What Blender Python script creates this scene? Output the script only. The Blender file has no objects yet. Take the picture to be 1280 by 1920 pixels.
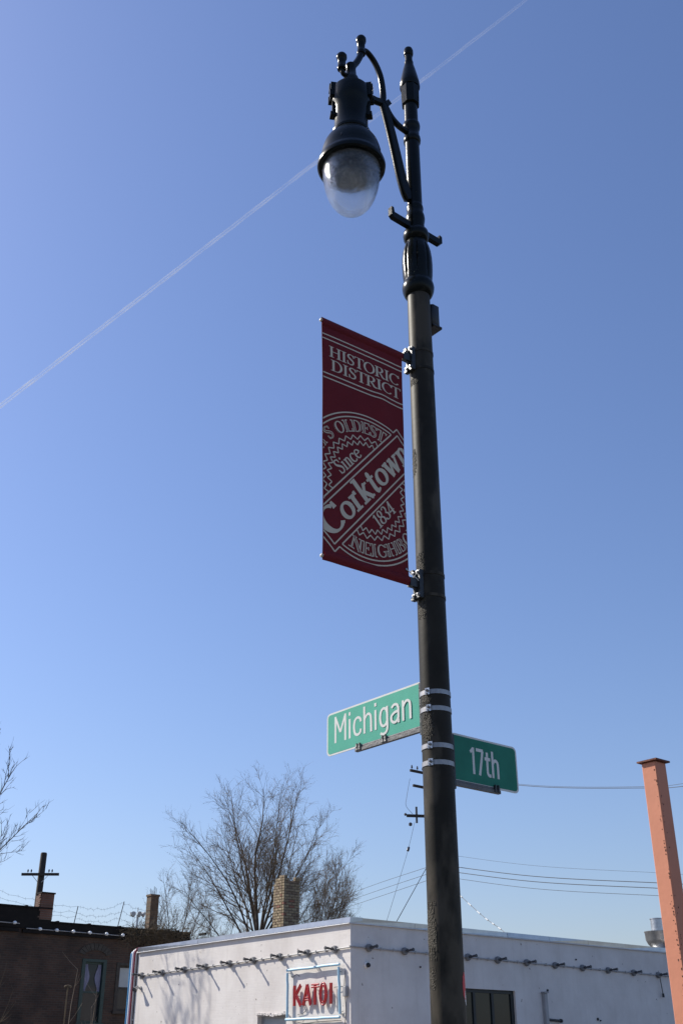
import bpy, math, random
from math import sin, cos, pi, radians, sqrt, hypot
from mathutils import Vector, Matrix

# ------------------------------------------------------------------ camera, sky, sun, exposure
sc = bpy.context.scene
COL = sc.collection
# World frame: x runs along 17th street (away from the avenue), y along Michigan avenue.
cam_d = bpy.data.cameras.new("camera"); cam = bpy.data.objects.new("camera", cam_d); COL.objects.link(cam)
cam_d.sensor_fit = 'VERTICAL'; cam_d.sensor_height = 36.0; cam_d.sensor_width = 24.0
cam_d.lens = 36.0 * 1994 / 1920
cam_d.clip_start = 0.05; cam_d.clip_end = 80000
cam.location = (0, 0, 1.6); cam.rotation_euler = (radians(90 + 27.3), 0, radians(-39.2))
sc.camera = cam

SUN_EL, SUN_AZ = 40.0, -27.4          # azimuth clockwise from +y
world = bpy.data.worlds.new("World"); sc.world = world; world.use_nodes = True
wt = world.node_tree
sky = wt.nodes.new('ShaderNodeTexSky'); sky.sky_type = 'NISHITA'; sky.sun_disc = False
sky.sun_elevation = radians(SUN_EL); sky.sun_rotation = radians(SUN_AZ % 360)
sky.altitude = 200; sky.air_density = 1.4; sky.dust_density = 1.0; sky.ozone_density = 6.0
bg = [n for n in wt.nodes if n.type == 'BACKGROUND'][0]
wb_ = wt.nodes.new('ShaderNodeMixRGB'); wb_.blend_type = 'MULTIPLY'; wb_.inputs[0].default_value = 1.0
wb_.inputs[2].default_value = (1.075, 1.0, 1.135, 1)            # the camera's white balance, over the whole sky
wt.links.new(sky.outputs[0], wb_.inputs[1]); wt.links.new(wb_.outputs[0], bg.inputs[0]); bg.inputs[1].default_value = 0.099

sun_d = bpy.data.lights.new("sun", 'SUN'); sun_d.energy = 4.9; sun_d.angle = radians(0.53); sun_d.color = (1.0, 0.945, 0.84)
sun = bpy.data.objects.new("sun", sun_d); COL.objects.link(sun)
SUNV = Vector((cos(radians(SUN_EL)) * sin(radians(SUN_AZ)), cos(radians(SUN_EL)) * cos(radians(SUN_AZ)), sin(radians(SUN_EL))))
sun.rotation_euler = SUNV.to_track_quat('Z', 'Y').to_euler()
sun.location = (-20, 40, 40)

vs = sc.view_settings
vs.view_transform = 'Standard'; vs.look = 'None'; vs.exposure = 0.36; vs.gamma = 1.0; vs.use_curve_mapping = False
sc.cycles.max_bounces = 8; sc.cycles.transparent_max_bounces = 16
sc.cycles.use_denoising = True

rnd = random.Random(17)

# ------------------------------------------------------------------ helpers
class MB:
    """collects shapes; build() links them as one mesh object"""
    def __init__(s): s.v = []; s.f = []
    def add(s, v, f):
        b = len(s.v); s.v += [tuple(p) for p in v]; s.f += [tuple(i + b for i in q) for q in f]; return s
    def box(s, x0, x1, y0, y1, z0, z1):
        v = [(x0,y0,z0),(x1,y0,z0),(x1,y1,z0),(x0,y1,z0),(x0,y0,z1),(x1,y0,z1),(x1,y1,z1),(x0,y1,z1)]
        return s.add(v, [(0,3,2,1),(4,5,6,7),(0,1,5,4),(1,2,6,5),(2,3,7,6),(3,0,4,7)])
    def obox(s, c, ax, ay, az):
        c, ax, ay, az = map(Vector, (c, ax, ay, az))
        v = [c + ax*i + ay*j + az*k for k in (-1,1) for i, j in ((-1,-1),(1,-1),(1,1),(-1,1))]
        return s.add(v, [(0,3,2,1),(4,5,6,7),(0,1,5,4),(1,2,6,5),(2,3,7,6),(3,0,4,7)])
    def bbox(s, x0, x1, y0, y1, z0, z1, b):
        """box with bevelled edges (chamfer b)"""
        v = []; f = []
        def ring(x, y, z, i):  # octagon
            return [(x0+x+i,y0+y,z),(x1-x-i,y0+y,z),(x1-x,y0+y+i,z),(x1-x,y1-y-i,z),(x1-x-i,y1-y,z),(x0+x+i,y1-y,z),(x0+x,y1-y-i,z),(x0+x,y0+y+i,z)]
        rs = [ring(b,b,z0,b*.6), ring(0,0,z0+b,b), ring(0,0,z1-b,b), ring(b,b,z1,b*.6)]
        for r in rs: v += r
        for k in range(3):
            for i in range(8):
                j = (i+1) % 8; f.append((k*8+i, k*8+j, k*8+8+j, k*8+8+i))
        f.append(tuple(reversed(range(8)))); f.append(tuple(range(24, 32)))
        return s.add(v, f)
    def tube(s, pts, r, n=8, caps=True, squash=None):
        pts = [Vector(p) for p in pts]; m = len(pts)
        rr = r if isinstance(r, (list, tuple)) else [r]*m
        v = []; f = []; up = None
        for i, p in enumerate(pts):
            t = (pts[min(i+1,m-1)] - pts[max(i-1,0)])
            if t.length < 1e-9: t = Vector((0,0,1))
            t.normalize()
            if up is None:
                up = Vector((0,0,1)) if abs(t.z) < .9 else Vector((1,0,0))
            a = t.cross(up)
            if a.length < 1e-6: a = t.orthogonal()
            a.normalize(); b = a.cross(t).normalized(); up = b
            for k in range(n):
                an = 2*pi*k/n
                v.append(p + (a*cos(an) + b*sin(an)*(squash or 1))*rr[i])
        for i in range(m-1):
            for k in range(n):
                j = (k+1) % n
                f.append((i*n+k, i*n+n+k, i*n+n+j, i*n+j))
        if caps:
            f.append(tuple(range(n))); f.append(tuple(reversed(range((m-1)*n, m*n))))
        return s.add(v, f)
    def lathe(s, prof, c=(0,0), n=40, rfun=None, close=True):
        """prof: (radius, z) from bottom to top about the vertical axis at c"""
        v = []; f = []
        for r, z in prof:
            for k in range(n):
                a = 2*pi*k/n; q = r if rfun is None else rfun(r, z, a)
                v.append((c[0]+q*cos(a), c[1]+q*sin(a), z))
        m = len(prof)
        for i in range(m-1):
            for k in range(n):
                j = (k+1) % n; f.append((i*n+k, i*n+j, i*n+n+j, i*n+n+k))
        if close:
            f.append(tuple(reversed(range(n)))); f.append(tuple(range((m-1)*n, m*n)))
        return s.add(v, f)
    def lathe_dir(s, prof, base, axis, n=20):
        """prof (radius, distance) about a line from base along axis"""
        base, axis = Vector(base), Vector(axis).normalized()
        a = axis.orthogonal().normalized(); b = axis.cross(a)
        v = []; f = []; m = len(prof)
        for r, d in prof:
            for k in range(n):
                an = 2*pi*k/n; v.append(base + axis*d + (a*cos(an) + b*sin(an))*r)
        for i in range(m-1):
            for k in range(n):
                j = (k+1) % n; f.append((i*n+k, i*n+j, i*n+n+j, i*n+n+k))
        f.append(tuple(reversed(range(n)))); f.append(tuple(range((m-1)*n, m*n)))
        return s.add(v, f)
    def prism(s, poly, fn, t0, t1):
        """extrude a 2D outline; fn(x, y, t) gives the 3D point"""
        n = len(poly); v = [fn(x, y, t0) for x, y in poly] + [fn(x, y, t1) for x, y in poly]
        f = [tuple(reversed(range(n))), tuple(range(n, 2*n))] + [(i, (i+1) % n, n+(i+1) % n, n+i) for i in range(n)]
        return s.add(v, f)
    def mesh(s, name, smooth=None):
        me = bpy.data.meshes.new(name); me.from_pydata(s.v, [], s.f); me.update()
        if smooth is not None:
            me.shade_smooth(); me.set_sharp_from_angle(angle=radians(smooth))
        return me
    def build(s, name, mat, parent=None, smooth=None, off=None):
        me = s.mesh(name, smooth)
        if off is not None: me.transform(Matrix.Translation(-Vector(off)))
        return link(name, me, mat, parent)

def link(name, me, mat, parent=None, loc=None):
    if mat is not None and len(me.materials) == 0: me.materials.append(mat)
    o = bpy.data.objects.new(name, me); COL.objects.link(o)
    if parent is not None: o.parent = parent
    if loc is not None: o.location = loc
    return o
def tag(o, label=None, cat=None, group=None, kind=None):
    if label: o["label"] = label
    if cat: o["category"] = cat
    if group: o["group"] = group
    if kind: o["kind"] = kind
    return o
def thing(name, label, cat, loc, group=None):
    o = bpy.data.objects.new(name, None); COL.objects.link(o); o.location = loc; o.empty_display_size = .2
    return tag(o, label, cat, group)
def catmull(pts, n=6):
    pts = [Vector(p) for p in pts]; P = [pts[0]*2-pts[1]] + pts + [pts[-1]*2-pts[-2]]; out = []
    for i in range(1, len(P)-2):
        a, b, c, d = P[i-1:i+3]
        for k in range(n):
            t = k/n
            out.append(.5*((2*b) + (c-a)*t + (2*a-5*b+4*c-d)*t*t + (3*b-a-3*c+d)*t**3))
    out.append(pts[-1]); return out

# ------------------------------------------------------------------ materials
def mat(name, base=(.5,.5,.5), rough=.6, metal=0.0, spec=.5, noise=0.0, nscale=8.0, bump=0.0, bscale=40.0, dark=None, coat=0.0, detail=6):
    m = bpy.data.materials.new(name); m.use_nodes = True; nt = m.node_tree
    b = nt.nodes["Principled BSDF"]
    b.inputs["Base Color"].default_value = (*base, 1); b.inputs["Roughness"].default_value = rough
    b.inputs["Metallic"].default_value = metal; b.inputs["Specular IOR Level"].default_value = spec
    if coat: b.inputs["Coat Weight"].default_value = coat; b.inputs["Coat Roughness"].default_value = .15
    tc = nt.nodes.new('ShaderNodeTexCoord')
    if noise or dark:
        nz = nt.nodes.new('ShaderNodeTexNoise'); nz.inputs['Scale'].default_value = nscale; nz.inputs['Detail'].default_value = detail
        nz.inputs['Roughness'].default_value = .65
        nt.links.new(tc.outputs['Object'], nz.inputs['Vector'])
        rp = nt.nodes.new('ShaderNodeValToRGB'); rp.color_ramp.elements[0].position = .32; rp.color_ramp.elements[1].position = .68
        d = dark or tuple(c*(1-noise) for c in base)
        rp.color_ramp.elements[0].color = (*d, 1); rp.color_ramp.elements[1].color = (*base, 1)
        nt.links.new(nz.outputs['Fac'], rp.inputs['Fac']); nt.links.new(rp.outputs['Color'], b.inputs['Base Color'])
    if bump:
        n2 = nt.nodes.new('ShaderNodeTexNoise'); n2.inputs['Scale'].default_value = bscale; n2.inputs['Detail'].default_value = 5
        nt.links.new(tc.outputs['Object'], n2.inputs['Vector'])
        bp = nt.nodes.new('ShaderNodeBump'); bp.inputs['Strength'].default_value = min(1, bump); bp.inputs['Distance'].default_value = .02
        nt.links.new(n2.outputs['Fac'], bp.inputs['Height']); nt.links.new(bp.outputs['Normal'], b.inputs['Normal'])
    return m
def N(m): return m.node_tree.nodes, m.node_tree.links, m.node_tree.nodes["Principled BSDF"]

M = {}
M['lamp_gloss'] = mat('lamp_gloss_paint', (.006,.008,.007), .25, noise=.35, nscale=14, bump=.05, bscale=60, spec=.15)
# pole paint: dusty satin with dull handbill residue
def pole_paint():
    m = mat('pole_paint', (.030,.026,.019), .48, spec=.13, noise=.40, nscale=5, bump=.03, bscale=30)
    nodes, links, b = N(m)
    tc = [n for n in nodes if n.type == 'TEX_COORD'][0]
    mp = nodes.new('ShaderNodeMapping'); mp.inputs['Scale'].default_value = (3, 3, 1.2); links.new(tc.outputs['Object'], mp.inputs['Vector'])
    nz = nodes.new('ShaderNodeTexNoise'); nz.inputs['Scale'].default_value = 2.3; nz.inputs['Detail'].default_value = 8
    links.new(mp.outputs['Vector'], nz.inputs['Vector'])
    r = nodes.new('ShaderNodeValToRGB'); r.color_ramp.elements[0].position = .50; r.color_ramp.elements[1].position = .62
    links.new(nz.outputs['Fac'], r.inputs['Fac'])
    old = b.inputs['Base Color'].links[0].from_socket
    mx = nodes.new('ShaderNodeMixRGB'); mx.inputs[2].default_value = (.066,.055,.040,1)
    links.new(r.outputs['Color'], mx.inputs[0]); links.new(old, mx.inputs[1]); links.new(mx.outputs[0], b.inputs['Base Color'])
    mr = nodes.new('ShaderNodeMapRange'); mr.inputs['To Min'].default_value = .42; mr.inputs['To Max'].default_value = .62
    links.new(nz.outputs['Fac'], mr.inputs['Value']); links.new(mr.outputs['Result'], b.inputs['Roughness'])
    return m
M['pole'] = pole_paint()
M['residue'] = mat('paper_residue', (.085,.074,.056), .7, noise=.6, nscale=70, bump=.8, bscale=120, spec=.2)
M['steel'] = mat('stainless_steel', (.36,.35,.345), .46, metal=1, noise=.25, nscale=30, bump=.05)
M['galv'] = mat('galvanised_steel', (.60,.61,.62), .38, metal=1, noise=.3, nscale=18, bump=.06, bscale=25)
M['dark_metal'] = mat('dark_cast_metal', (.03,.032,.034), .42, noise=.4, nscale=20, bump=.2, bscale=60)
M['bracket_light'] = mat('bracket_cast', (.17,.17,.165), .5, noise=.5, nscale=40, bump=.4, bscale=80)
M['arm_grey'] = mat('support_arm_cast', (.13,.125,.12), .5, noise=.3, nscale=30, bump=.2)
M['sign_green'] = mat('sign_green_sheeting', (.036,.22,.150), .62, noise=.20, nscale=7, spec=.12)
M['sign_green_sunlit'] = mat('sign_sunlit_green_sheeting', (.088,.41,.295), .6, noise=.10, nscale=7, spec=.12)  # sign green made brighter: sunlight painted into the colour of the Michigan face
M['sign_white'] = mat('sign_white_sheeting', (.72,.72,.68), .65, noise=.12, nscale=9, spec=.12)
M['sign_back'] = mat('sign_bare_aluminium', (.55,.56,.57), .4, metal=1)
def banner_mat():
    m = mat('banner_vinyl', (.175,.018,.023), .65, noise=.18, nscale=4, bump=.12, bscale=220, spec=.15)
    nodes, links, b = N(m); out = [n for n in nodes if n.type == 'OUTPUT_MATERIAL'][0]
    tr = nodes.new('ShaderNodeBsdfTranslucent'); tr.inputs[0].default_value = (.30,.015,.015,1)
    mx = nodes.new('ShaderNodeMixShader'); mx.inputs[0].default_value = .10
    links.new(b.outputs[0], mx.inputs[1]); links.new(tr.outputs[0], mx.inputs[2]); links.new(mx.outputs[0], out.inputs[0]); return m
M['banner'] = banner_mat()
M['banner_print'] = mat('banner_print', (.62,.54,.42), .7, spec=.15, noise=.08, nscale=12)
M['plastic_cap'] = mat('cream_plastic_cap', (.62,.55,.42), .5)
M['rope'] = mat('cable_tie', (.70,.70,.68), .5)
M['black_plastic'] = mat('black_plastic', (.016,.016,.017), .45)
M['sticker_red'] = mat('red_sticker', (.55,.02,.03), .5)
M['sticker_white'] = mat('white_sticker', (.7,.66,.62), .5)

def wall_white(axis):
    m = bpy.data.materials.new('white_painted_brick'); m.use_nodes = True
    nodes, links, b = N(m)
    tc = nodes.new('ShaderNodeTexCoord'); sp = nodes.new('ShaderNodeSeparateXYZ'); cb = nodes.new('ShaderNodeCombineXYZ')
    links.new(tc.outputs['Object'], sp.inputs[0]); links.new(sp.outputs[axis], cb.inputs[0]); links.new(sp.outputs['Z'], cb.inputs[1])
    br = nodes.new('ShaderNodeTexBrick'); br.inputs['Scale'].default_value = 1.0
    br.inputs['Brick Width'].default_value = .21; br.inputs['Row Height'].default_value = .075; br.inputs['Mortar Size'].default_value = .007
    br.inputs['Mortar Smooth'].default_value = .6
    br.inputs['Color1'].default_value = (1,1,1,1); br.inputs['Color2'].default_value = (.8,.8,.8,1); br.inputs['Mortar'].default_value = (0,0,0,1)
    links.new(cb.outputs[0], br.inputs['Vector'])
    n1 = nodes.new('ShaderNodeTexNoise'); n1.inputs['Scale'].default_value = .9; n1.inputs['Detail'].default_value = 9; n1.inputs['Roughness'].default_value = .65
    links.new(tc.outputs['Object'], n1.inputs['Vector'])
    r1 = nodes.new('ShaderNodeValToRGB'); r1.color_ramp.elements[0].position = .35; r1.color_ramp.elements[1].position = .62
    r1.color_ramp.elements[0].color = (.60,.555,.52,1); r1.color_ramp.elements[1].color = (.71,.668,.632,1)
    links.new(n1.outputs['Fac'], r1.inputs['Fac'])
    # rain streaks: noise stretched in z
    mp = nodes.new('ShaderNodeMapping'); mp.inputs['Scale'].default_value = (5, 5, .45); links.new(tc.outputs['Object'], mp.inputs['Vector'])
    n2 = nodes.new('ShaderNodeTexNoise'); n2.inputs['Scale'].default_value = 1.4; n2.inputs['Detail'].default_value = 6; links.new(mp.outputs[0], n2.inputs['Vector'])
    r2 = nodes.new('ShaderNodeValToRGB'); r2.color_ramp.elements[0].position = .28; r2.color_ramp.elements[1].position = .46
    r2.color_ramp.elements[0].color = (.93,.925,.915,1); r2.color_ramp.elements[1].color = (1,1,1,1); links.new(n2.outputs['Fac'], r2.inputs['Fac'])
    # small chips where the paint has gone
    n3 = nodes.new('ShaderNodeTexNoise'); n3.inputs['Scale'].default_value = 7; n3.inputs['Detail'].default_value = 3; links.new(tc.outputs['Object'], n3.inputs['Vector'])
    r3 = nodes.new('ShaderNodeValToRGB'); r3.color_ramp.elements[0].position = .70; r3.color_ramp.elements[1].position = .73
    r3.color_ramp.elements[0].color = (0,0,0,1); r3.color_ramp.elements[1].color = (1,1,1,1); links.new(n3.outputs['Fac'], r3.inputs['Fac'])
    m1 = nodes.new('ShaderNodeMixRGB'); m1.blend_type = 'MULTIPLY'; m1.inputs[0].default_value = 1
    links.new(r1.outputs[0], m1.inputs[1]); links.new(r2.outputs[0], m1.inputs[2])
    m2 = nodes.new('ShaderNodeMixRGB'); m2.inputs[2].default_value = (.26,.22,.20,1); links.new(r3.outputs[0], m2.inputs[0]); links.new(m1.outputs[0], m2.inputs[1])
    links.new(m2.outputs[0], b.inputs['Base Color']); b.inputs['Roughness'].default_value = .65
    ad = nodes.new('ShaderNodeMath'); ad.operation = 'MULTIPLY_ADD'; ad.inputs[1].default_value = .35
    n4 = nodes.new('ShaderNodeTexNoise'); n4.inputs['Scale'].default_value = 14; n4.inputs['Detail'].default_value = 6; links.new(tc.outputs['Object'], n4.inputs['Vector'])
    links.new(br.outputs['Color'], ad.inputs[0]); links.new(n4.outputs['Fac'], ad.inputs[2])
    bp = nodes.new('ShaderNodeBump'); bp.inputs['Strength'].default_value = .16; bp.inputs['Distance'].default_value = .018
    links.new(ad.outputs[0], bp.inputs['Height']); links.new(bp.outputs[0], b.inputs['Normal'])
    return m
M['white_y'] = wall_white('Y'); M['white_x'] = wall_white('X')

def brick_mat(name, c1, c2, mortar, axis='X', bw=.21, rh=.072, ms=.008):
    m = bpy.data.materials.new(name); m.use_nodes = True
    nodes, links, b = N(m)
    tc = nodes.new('ShaderNodeTexCoord'); sp = nodes.new('ShaderNodeSeparateXYZ'); cb = nodes.new('ShaderNodeCombineXYZ')
    links.new(tc.outputs['Object'], sp.inputs[0]); links.new(sp.outputs[axis], cb.inputs[0]); links.new(sp.outputs['Z'], cb.inputs[1])
    br = nodes.new('ShaderNodeTexBrick'); br.inputs['Scale'].default_value = 1
    br.inputs['Brick Width'].default_value = bw; br.inputs['Row Height'].default_value = rh; br.inputs['Mortar Size'].default_value = ms
    br.inputs['Color1'].default_value = (*c1,1); br.inputs['Color2'].default_value = (*c2,1); br.inputs['Mortar'].default_value = (*mortar,1)
    links.new(cb.outputs[0], br.inputs['Vector'])
    nz = nodes.new('ShaderNodeTexNoise'); nz.inputs['Scale'].default_value = 1.1; nz.inputs['Detail'].default_value = 8; links.new(tc.outputs['Object'], nz.inputs['Vector'])
    rp = nodes.new('ShaderNodeValToRGB'); rp.color_ramp.elements[0].position = .3; rp.color_ramp.elements[1].position = .7
    rp.color_ramp.elements[0].color = (.45,.44,.42,1); rp.color_ramp.elements[1].color = (1.15,1.1,1.05,1); links.new(nz.outputs['Fac'], rp.inputs['Fac'])
    mx = nodes.new('ShaderNodeMixRGB'); mx.blend_type = 'MULTIPLY'; mx.inputs[0].default_value = 1
    links.new(br.outputs['Color'], mx.inputs[1]); links.new(rp.outputs[0], mx.inputs[2]); links.new(mx.outputs[0], b.inputs['Base Color'])
    b.inputs['Roughness'].default_value = .85
    bp = nodes.new('ShaderNodeBump'); bp.inputs['Strength'].default_value = .6; bp.inputs['Distance'].default_value = .012; bp.invert = True
    links.new(br.outputs['Fac'], bp.inputs['Height']); links.new(bp.outputs[0], b.inputs['Normal'])
    return m
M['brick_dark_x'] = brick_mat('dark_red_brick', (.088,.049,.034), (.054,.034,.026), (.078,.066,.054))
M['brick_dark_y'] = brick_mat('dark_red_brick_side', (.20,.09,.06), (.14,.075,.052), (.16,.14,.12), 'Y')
M['brick_stack_x'] = brick_mat('chimney_stack_brick', (.19,.115,.065), (.14,.085,.052), (.16,.125,.09))
M['brick_tan'] = [mat('tan_brick_%s' % n, c, .85, noise=.35, nscale=25, bump=.5, bscale=70) for n, c in
                  (('pale', (.40,.31,.19)), ('buff', (.33,.25,.155)), ('brown', (.25,.175,.115)), ('red', (.30,.14,.09)))]
M['mortar'] = mat('old_mortar', (.16,.135,.105), .9, noise=.3, nscale=30, bump=.5)
M['coping'] = mat('coping_metal', (.46,.46,.46), .30, metal=1, noise=.2, nscale=3, bump=.10, bscale=2.2)
M['coping_edge'] = mat('coping_drip_edge', (.80,.80,.80), .45, metal=.0, noise=.06)
M['conduit'] = mat('grey_conduit', (.42,.41,.40), .5, metal=.0, noise=.25, nscale=15)
M['box_grey'] = mat('cast_junction_box', (.20,.20,.205), .5, metal=.0, noise=.3, nscale=25)
M['socket'] = mat('lamp_socket_black', (.05,.05,.055), .5)
M['porcelain'] = mat('white_porcelain', (.85,.85,.83), .25, spec=.6)
M['neon_red'] = mat('red_glass_tube', (.52,.025,.03), .22, noise=.5, nscale=8, spec=.6)
M['neon_blue'] = mat('pale_blue_tube', (.42,.66,.80), .4, noise=.2, nscale=6)
M['wire_black'] = mat('black_cable', (.02,.02,.02), .6)
M['wire_grey'] = mat('weathered_cable', (.07,.075,.085), .6)
M['frame_dark'] = mat('dark_steel_frame', (.012,.017,.018), .5, noise=.3, nscale=10)
def glass_mat(name, col, rough):
    return mat(name, col, rough, spec=.28, noise=.25, nscale=1.5, bump=.02, bscale=1.5)
M['glass_dark'] = glass_mat('dark_window_glass', (.018,.026,.026), .06)
M['glass_night'] = glass_mat('old_window_glass', (.02,.025,.03), .08)
M['shutter'] = mat('grey_blind', (.42,.45,.46), .7, noise=.15, nscale=3)
M['curtain'] = mat('pale_lilac_curtain', (.22,.22,.31), .9, noise=.15, nscale=10)
M['green_trim'] = mat('green_window_trim', (.022,.052,.045), .6, noise=.35, nscale=12)
M['stone'] = mat('old_stone', (.065,.055,.045), .85, noise=.4, nscale=9, bump=.5)
M['roof'] = mat('tar_roof', (.06,.058,.055), .9, noise=.3, nscale=3)
M['tar'] = mat('dark_parapet', (.014,.012,.011), .8, spec=.2, noise=.4, nscale=3, bump=.3, bscale=12)
M['pipe_blue'] = mat('blue_pipe_paint', (.07,.27,.52), .4, noise=.2, nscale=6)
M['pipe_red'] = mat('red_pipe_paint', (.20,.016,.03), .4, noise=.2, nscale=6)
M['pipe_white'] = mat('white_pipe_paint', (.80,.80,.80), .4, noise=.1, nscale=6)
M['pipe_grey'] = mat('grey_pipe_paint', (.33,.33,.34), .4, noise=.2, nscale=6)
def orange_mat():
    m = mat('orange_red_oxide', (.60,.245,.150), .6, noise=.08, nscale=6, bump=.06, bscale=30, spec=.2)
    nodes, links, b = N(m); tc = [n for n in nodes if n.type == 'TEX_COORD'][0]
    nz = nodes.new('ShaderNodeTexNoise'); nz.inputs['Scale'].default_value = 22; nz.inputs['Detail'].default_value = 5; nz.inputs['Roughness'].default_value = .7
    links.new(tc.outputs['Object'], nz.inputs['Vector'])
    n2 = nodes.new('ShaderNodeTexNoise'); n2.inputs['Scale'].default_value = 2.4; links.new(tc.outputs['Object'], n2.inputs['Vector'])
    ad = nodes.new('ShaderNodeMath'); ad.operation = 'ADD'; links.new(nz.outputs['Fac'], ad.inputs[0]); links.new(n2.outputs['Fac'], ad.inputs[1])
    r = nodes.new('ShaderNodeValToRGB'); r.color_ramp.elements[0].position = .635; r.color_ramp.elements[1].position = .65
    mu = nodes.new('ShaderNodeMath'); mu.operation = 'MULTIPLY'; mu.inputs[1].default_value = .5; links.new(ad.outputs[0], mu.inputs[0]); links.new(mu.outputs[0], r.inputs['Fac'])
    old = b.inputs['Base Color'].links[0].from_socket
    mx = nodes.new('ShaderNodeMixRGB'); mx.inputs[2].default_value = (.07,.030,.018,1)
    links.new(r.outputs[0], mx.inputs[0]); links.new(old, mx.inputs[1]); links.new(mx.outputs[0], b.inputs['Base Color']); return m
M['orange'] = orange_mat()
M['orange_cap'] = mat('rusty_cap_plate', (.20,.06,.032), .75, noise=.6, nscale=14, bump=.3)
M['rust'] = mat('rust_blisters', (.085,.035,.018), .9, noise=.5, nscale=60, bump=.7, bscale=90)
M['wood_pole'] = mat('creosoted_wood', (.055,.042,.033), .9, noise=.5, nscale=12, bump=.4, bscale=20)
M['insulator'] = mat('insulator_glaze', (.05,.045,.045), .3)
M['insul_pale'] = mat('pale_insulator', (.55,.57,.56), .3)
M['bark'] = mat('grey_bark', (.11,.088,.066), .9, noise=.4, nscale=6, bump=.5, bscale=12)
M['twig'] = mat('brown_twig', (.20,.145,.095), .85, noise=.3, nscale=3)
M['twig_dark'] = mat('dark_twig', (.060,.052,.052), .85, noise=.3, nscale=3)
M['seed'] = mat('dry_seed_keys', (.13,.115,.055), .9, noise=.4, nscale=2)
M['pale_stem'] = mat('pale_dry_stem', (.26,.20,.145), .85, noise=.3, nscale=5)
M['vine'] = mat('dry_vine_stems', (.17,.125,.075), .9, noise=.5, nscale=3)
M['asphalt'] = mat('asphalt', (.055,.055,.057), .9, noise=.25, nscale=1.2, bump=.4, bscale=160)
M['concrete'] = mat('concrete', (.24,.23,.21), .9, noise=.18, nscale=1.4, bump=.25, bscale=60)
M['concrete_warm'] = mat('warm_bounce_concrete', (.44,.345,.26), .9, noise=.2, nscale=1.1, bump=.25, bscale=60)  # unseen pavement, coloured pale and warm to bounce light onto the shaded wall
M['kerb'] = mat('kerb_concrete', (.42,.40,.37), .9, noise=.2, nscale=3)
M['paint'] = mat('road_paint', (.72,.72,.70), .7, noise=.2, nscale=5)
M['paint_y'] = mat('road_paint_yellow', (.65,.42,.05), .7, noise=.2, nscale=5)
M['soil'] = mat('ground_gravel', (.115,.10,.082), .95, noise=.3, nscale=.6, bump=.3, bscale=20)

# ------------------------------------------------------------------ ground, roads, pavements
def struct(name, mb, m, label=None):
    o = mb.build(name, m); o["kind"] = "structure"
    if label: o["label"] = label
    return o
struct('ground', MB().add([(-3000,-3000,-.03),(3000,-3000,-.03),(3000,3000,-.03),(-3000,3000,-.03)], [(0,1,2,3)]), M['soil'])
struct('road', MB().add([(-19,-300,0),(3.2,-300,0),(3.2,300,0),(-19,300,0)], [(0,1,2,3)])
       .add([(3.2,6.2,0),(300,6.2,0),(300,15.0,0),(3.2,15.0,0)], [(0,1,2,3)]), M['asphalt'])
mk = MB()
for k in range(-12, 24):
    y = k*9.0; mk.add([(-7.95,y,.004),(-7.83,y,.004),(-7.83,y+3,.004),(-7.95,y+3,.004)], [(0,1,2,3)])
for k in range(6):
    y = 6.6 + k*1.4; mk.add([(4.2,y,.004),(6.6,y,.004),(6.6,y+.6,.004),(4.2,y+.6,.004)], [(0,1,2,3)])
struct('road_markings', mk, M['paint'])
kp = MB()
kp.box(3.35, 5.9, -300, 6.05, -.02, .13).box(5.901, 300, 4.9, 6.05, -.02, .13); struct('pavement', kp, M['concrete'])
struct('pavement', MB().box(3.35, 7.2, 15.15, 300, -.02, .13).box(7.201, 300, 15.15, 19.2, -.02, .13), M['concrete_warm'])
struct('car_park', MB().box(5.901, 60, -60, 4.899, -.02, .12), M['asphalt'])
struct('car_park', MB().box(7.201, 15.9, 19.201, 60, -.02, .12), M['asphalt'])
struct('kerb', MB().box(3.2, 3.348, -300, 6.2, -.02, .133).box(3.35, 300, 6.052, 6.2, -.02, .133), M['kerb'])
struct('kerb', MB().box(3.2, 3.348, 15.0, 300, -.02, .133).box(3.35, 300, 15.0, 15.148, -.02, .133), M['kerb'])
struct('pavement', MB().box(-40, -19.15, -300, 300, -.02, .13), M['concrete'])

# ------------------------------------------------------------------ white restaurant building
CX, CY, H = 15.955, 19.25, 4.4            # street corner of the building, parapet height
YB, XB = CY + 9.30, CX + 19.0             # far ends of the two walls
wb = thing('white_building', 'low flat-roofed white painted brick building on the far street corner', 'building', (CX, CY, 0))
OFF = (CX, CY, 0)
LW = (CY+2.30, CY+3.43, 1.0, 2.53)        # window opening in the sunlit wall
RW = (CX+2.62, CX+5.17, 1.2, 3.11)        # window opening in the shaded wall
T = .30; Z0 = .13; ZT = H-.02
w = MB()
w.box(CX, CX+T, CY+T, LW[0], Z0, ZT); w.box(CX, CX+T, LW[1], YB, Z0, ZT)
w.box(CX, CX+T, LW[0], LW[1], Z0, LW[2]); w.box(CX, CX+T, LW[0], LW[1], LW[3], ZT)
tag(w.build('sunlit_wall', M['white_y'], wb, off=OFF), 'sunlit wall facing the avenue')
w = MB()
w.box(CX, RW[0], CY, CY+T, Z0, ZT-.002); w.box(RW[1], XB, CY, CY+T, Z0, ZT-.002)
w.box(RW[0], RW[1], CY, CY+T, Z0, RW[2]); w.box(RW[0], RW[1], CY, CY+T, RW[3], ZT-.002)
tag(w.build('shaded_wall', M['white_x'], wb, off=OFF), 'shaded wall facing the side street')
MB().box(XB, XB+T, CY, YB, Z0, ZT).build('rear_wall', M['white_y'], wb, off=OFF)
MB().box(CX+T, XB, YB-T, YB, Z0, ZT-.003).build('rear_wall', M['white_x'], wb, off=OFF)
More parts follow.
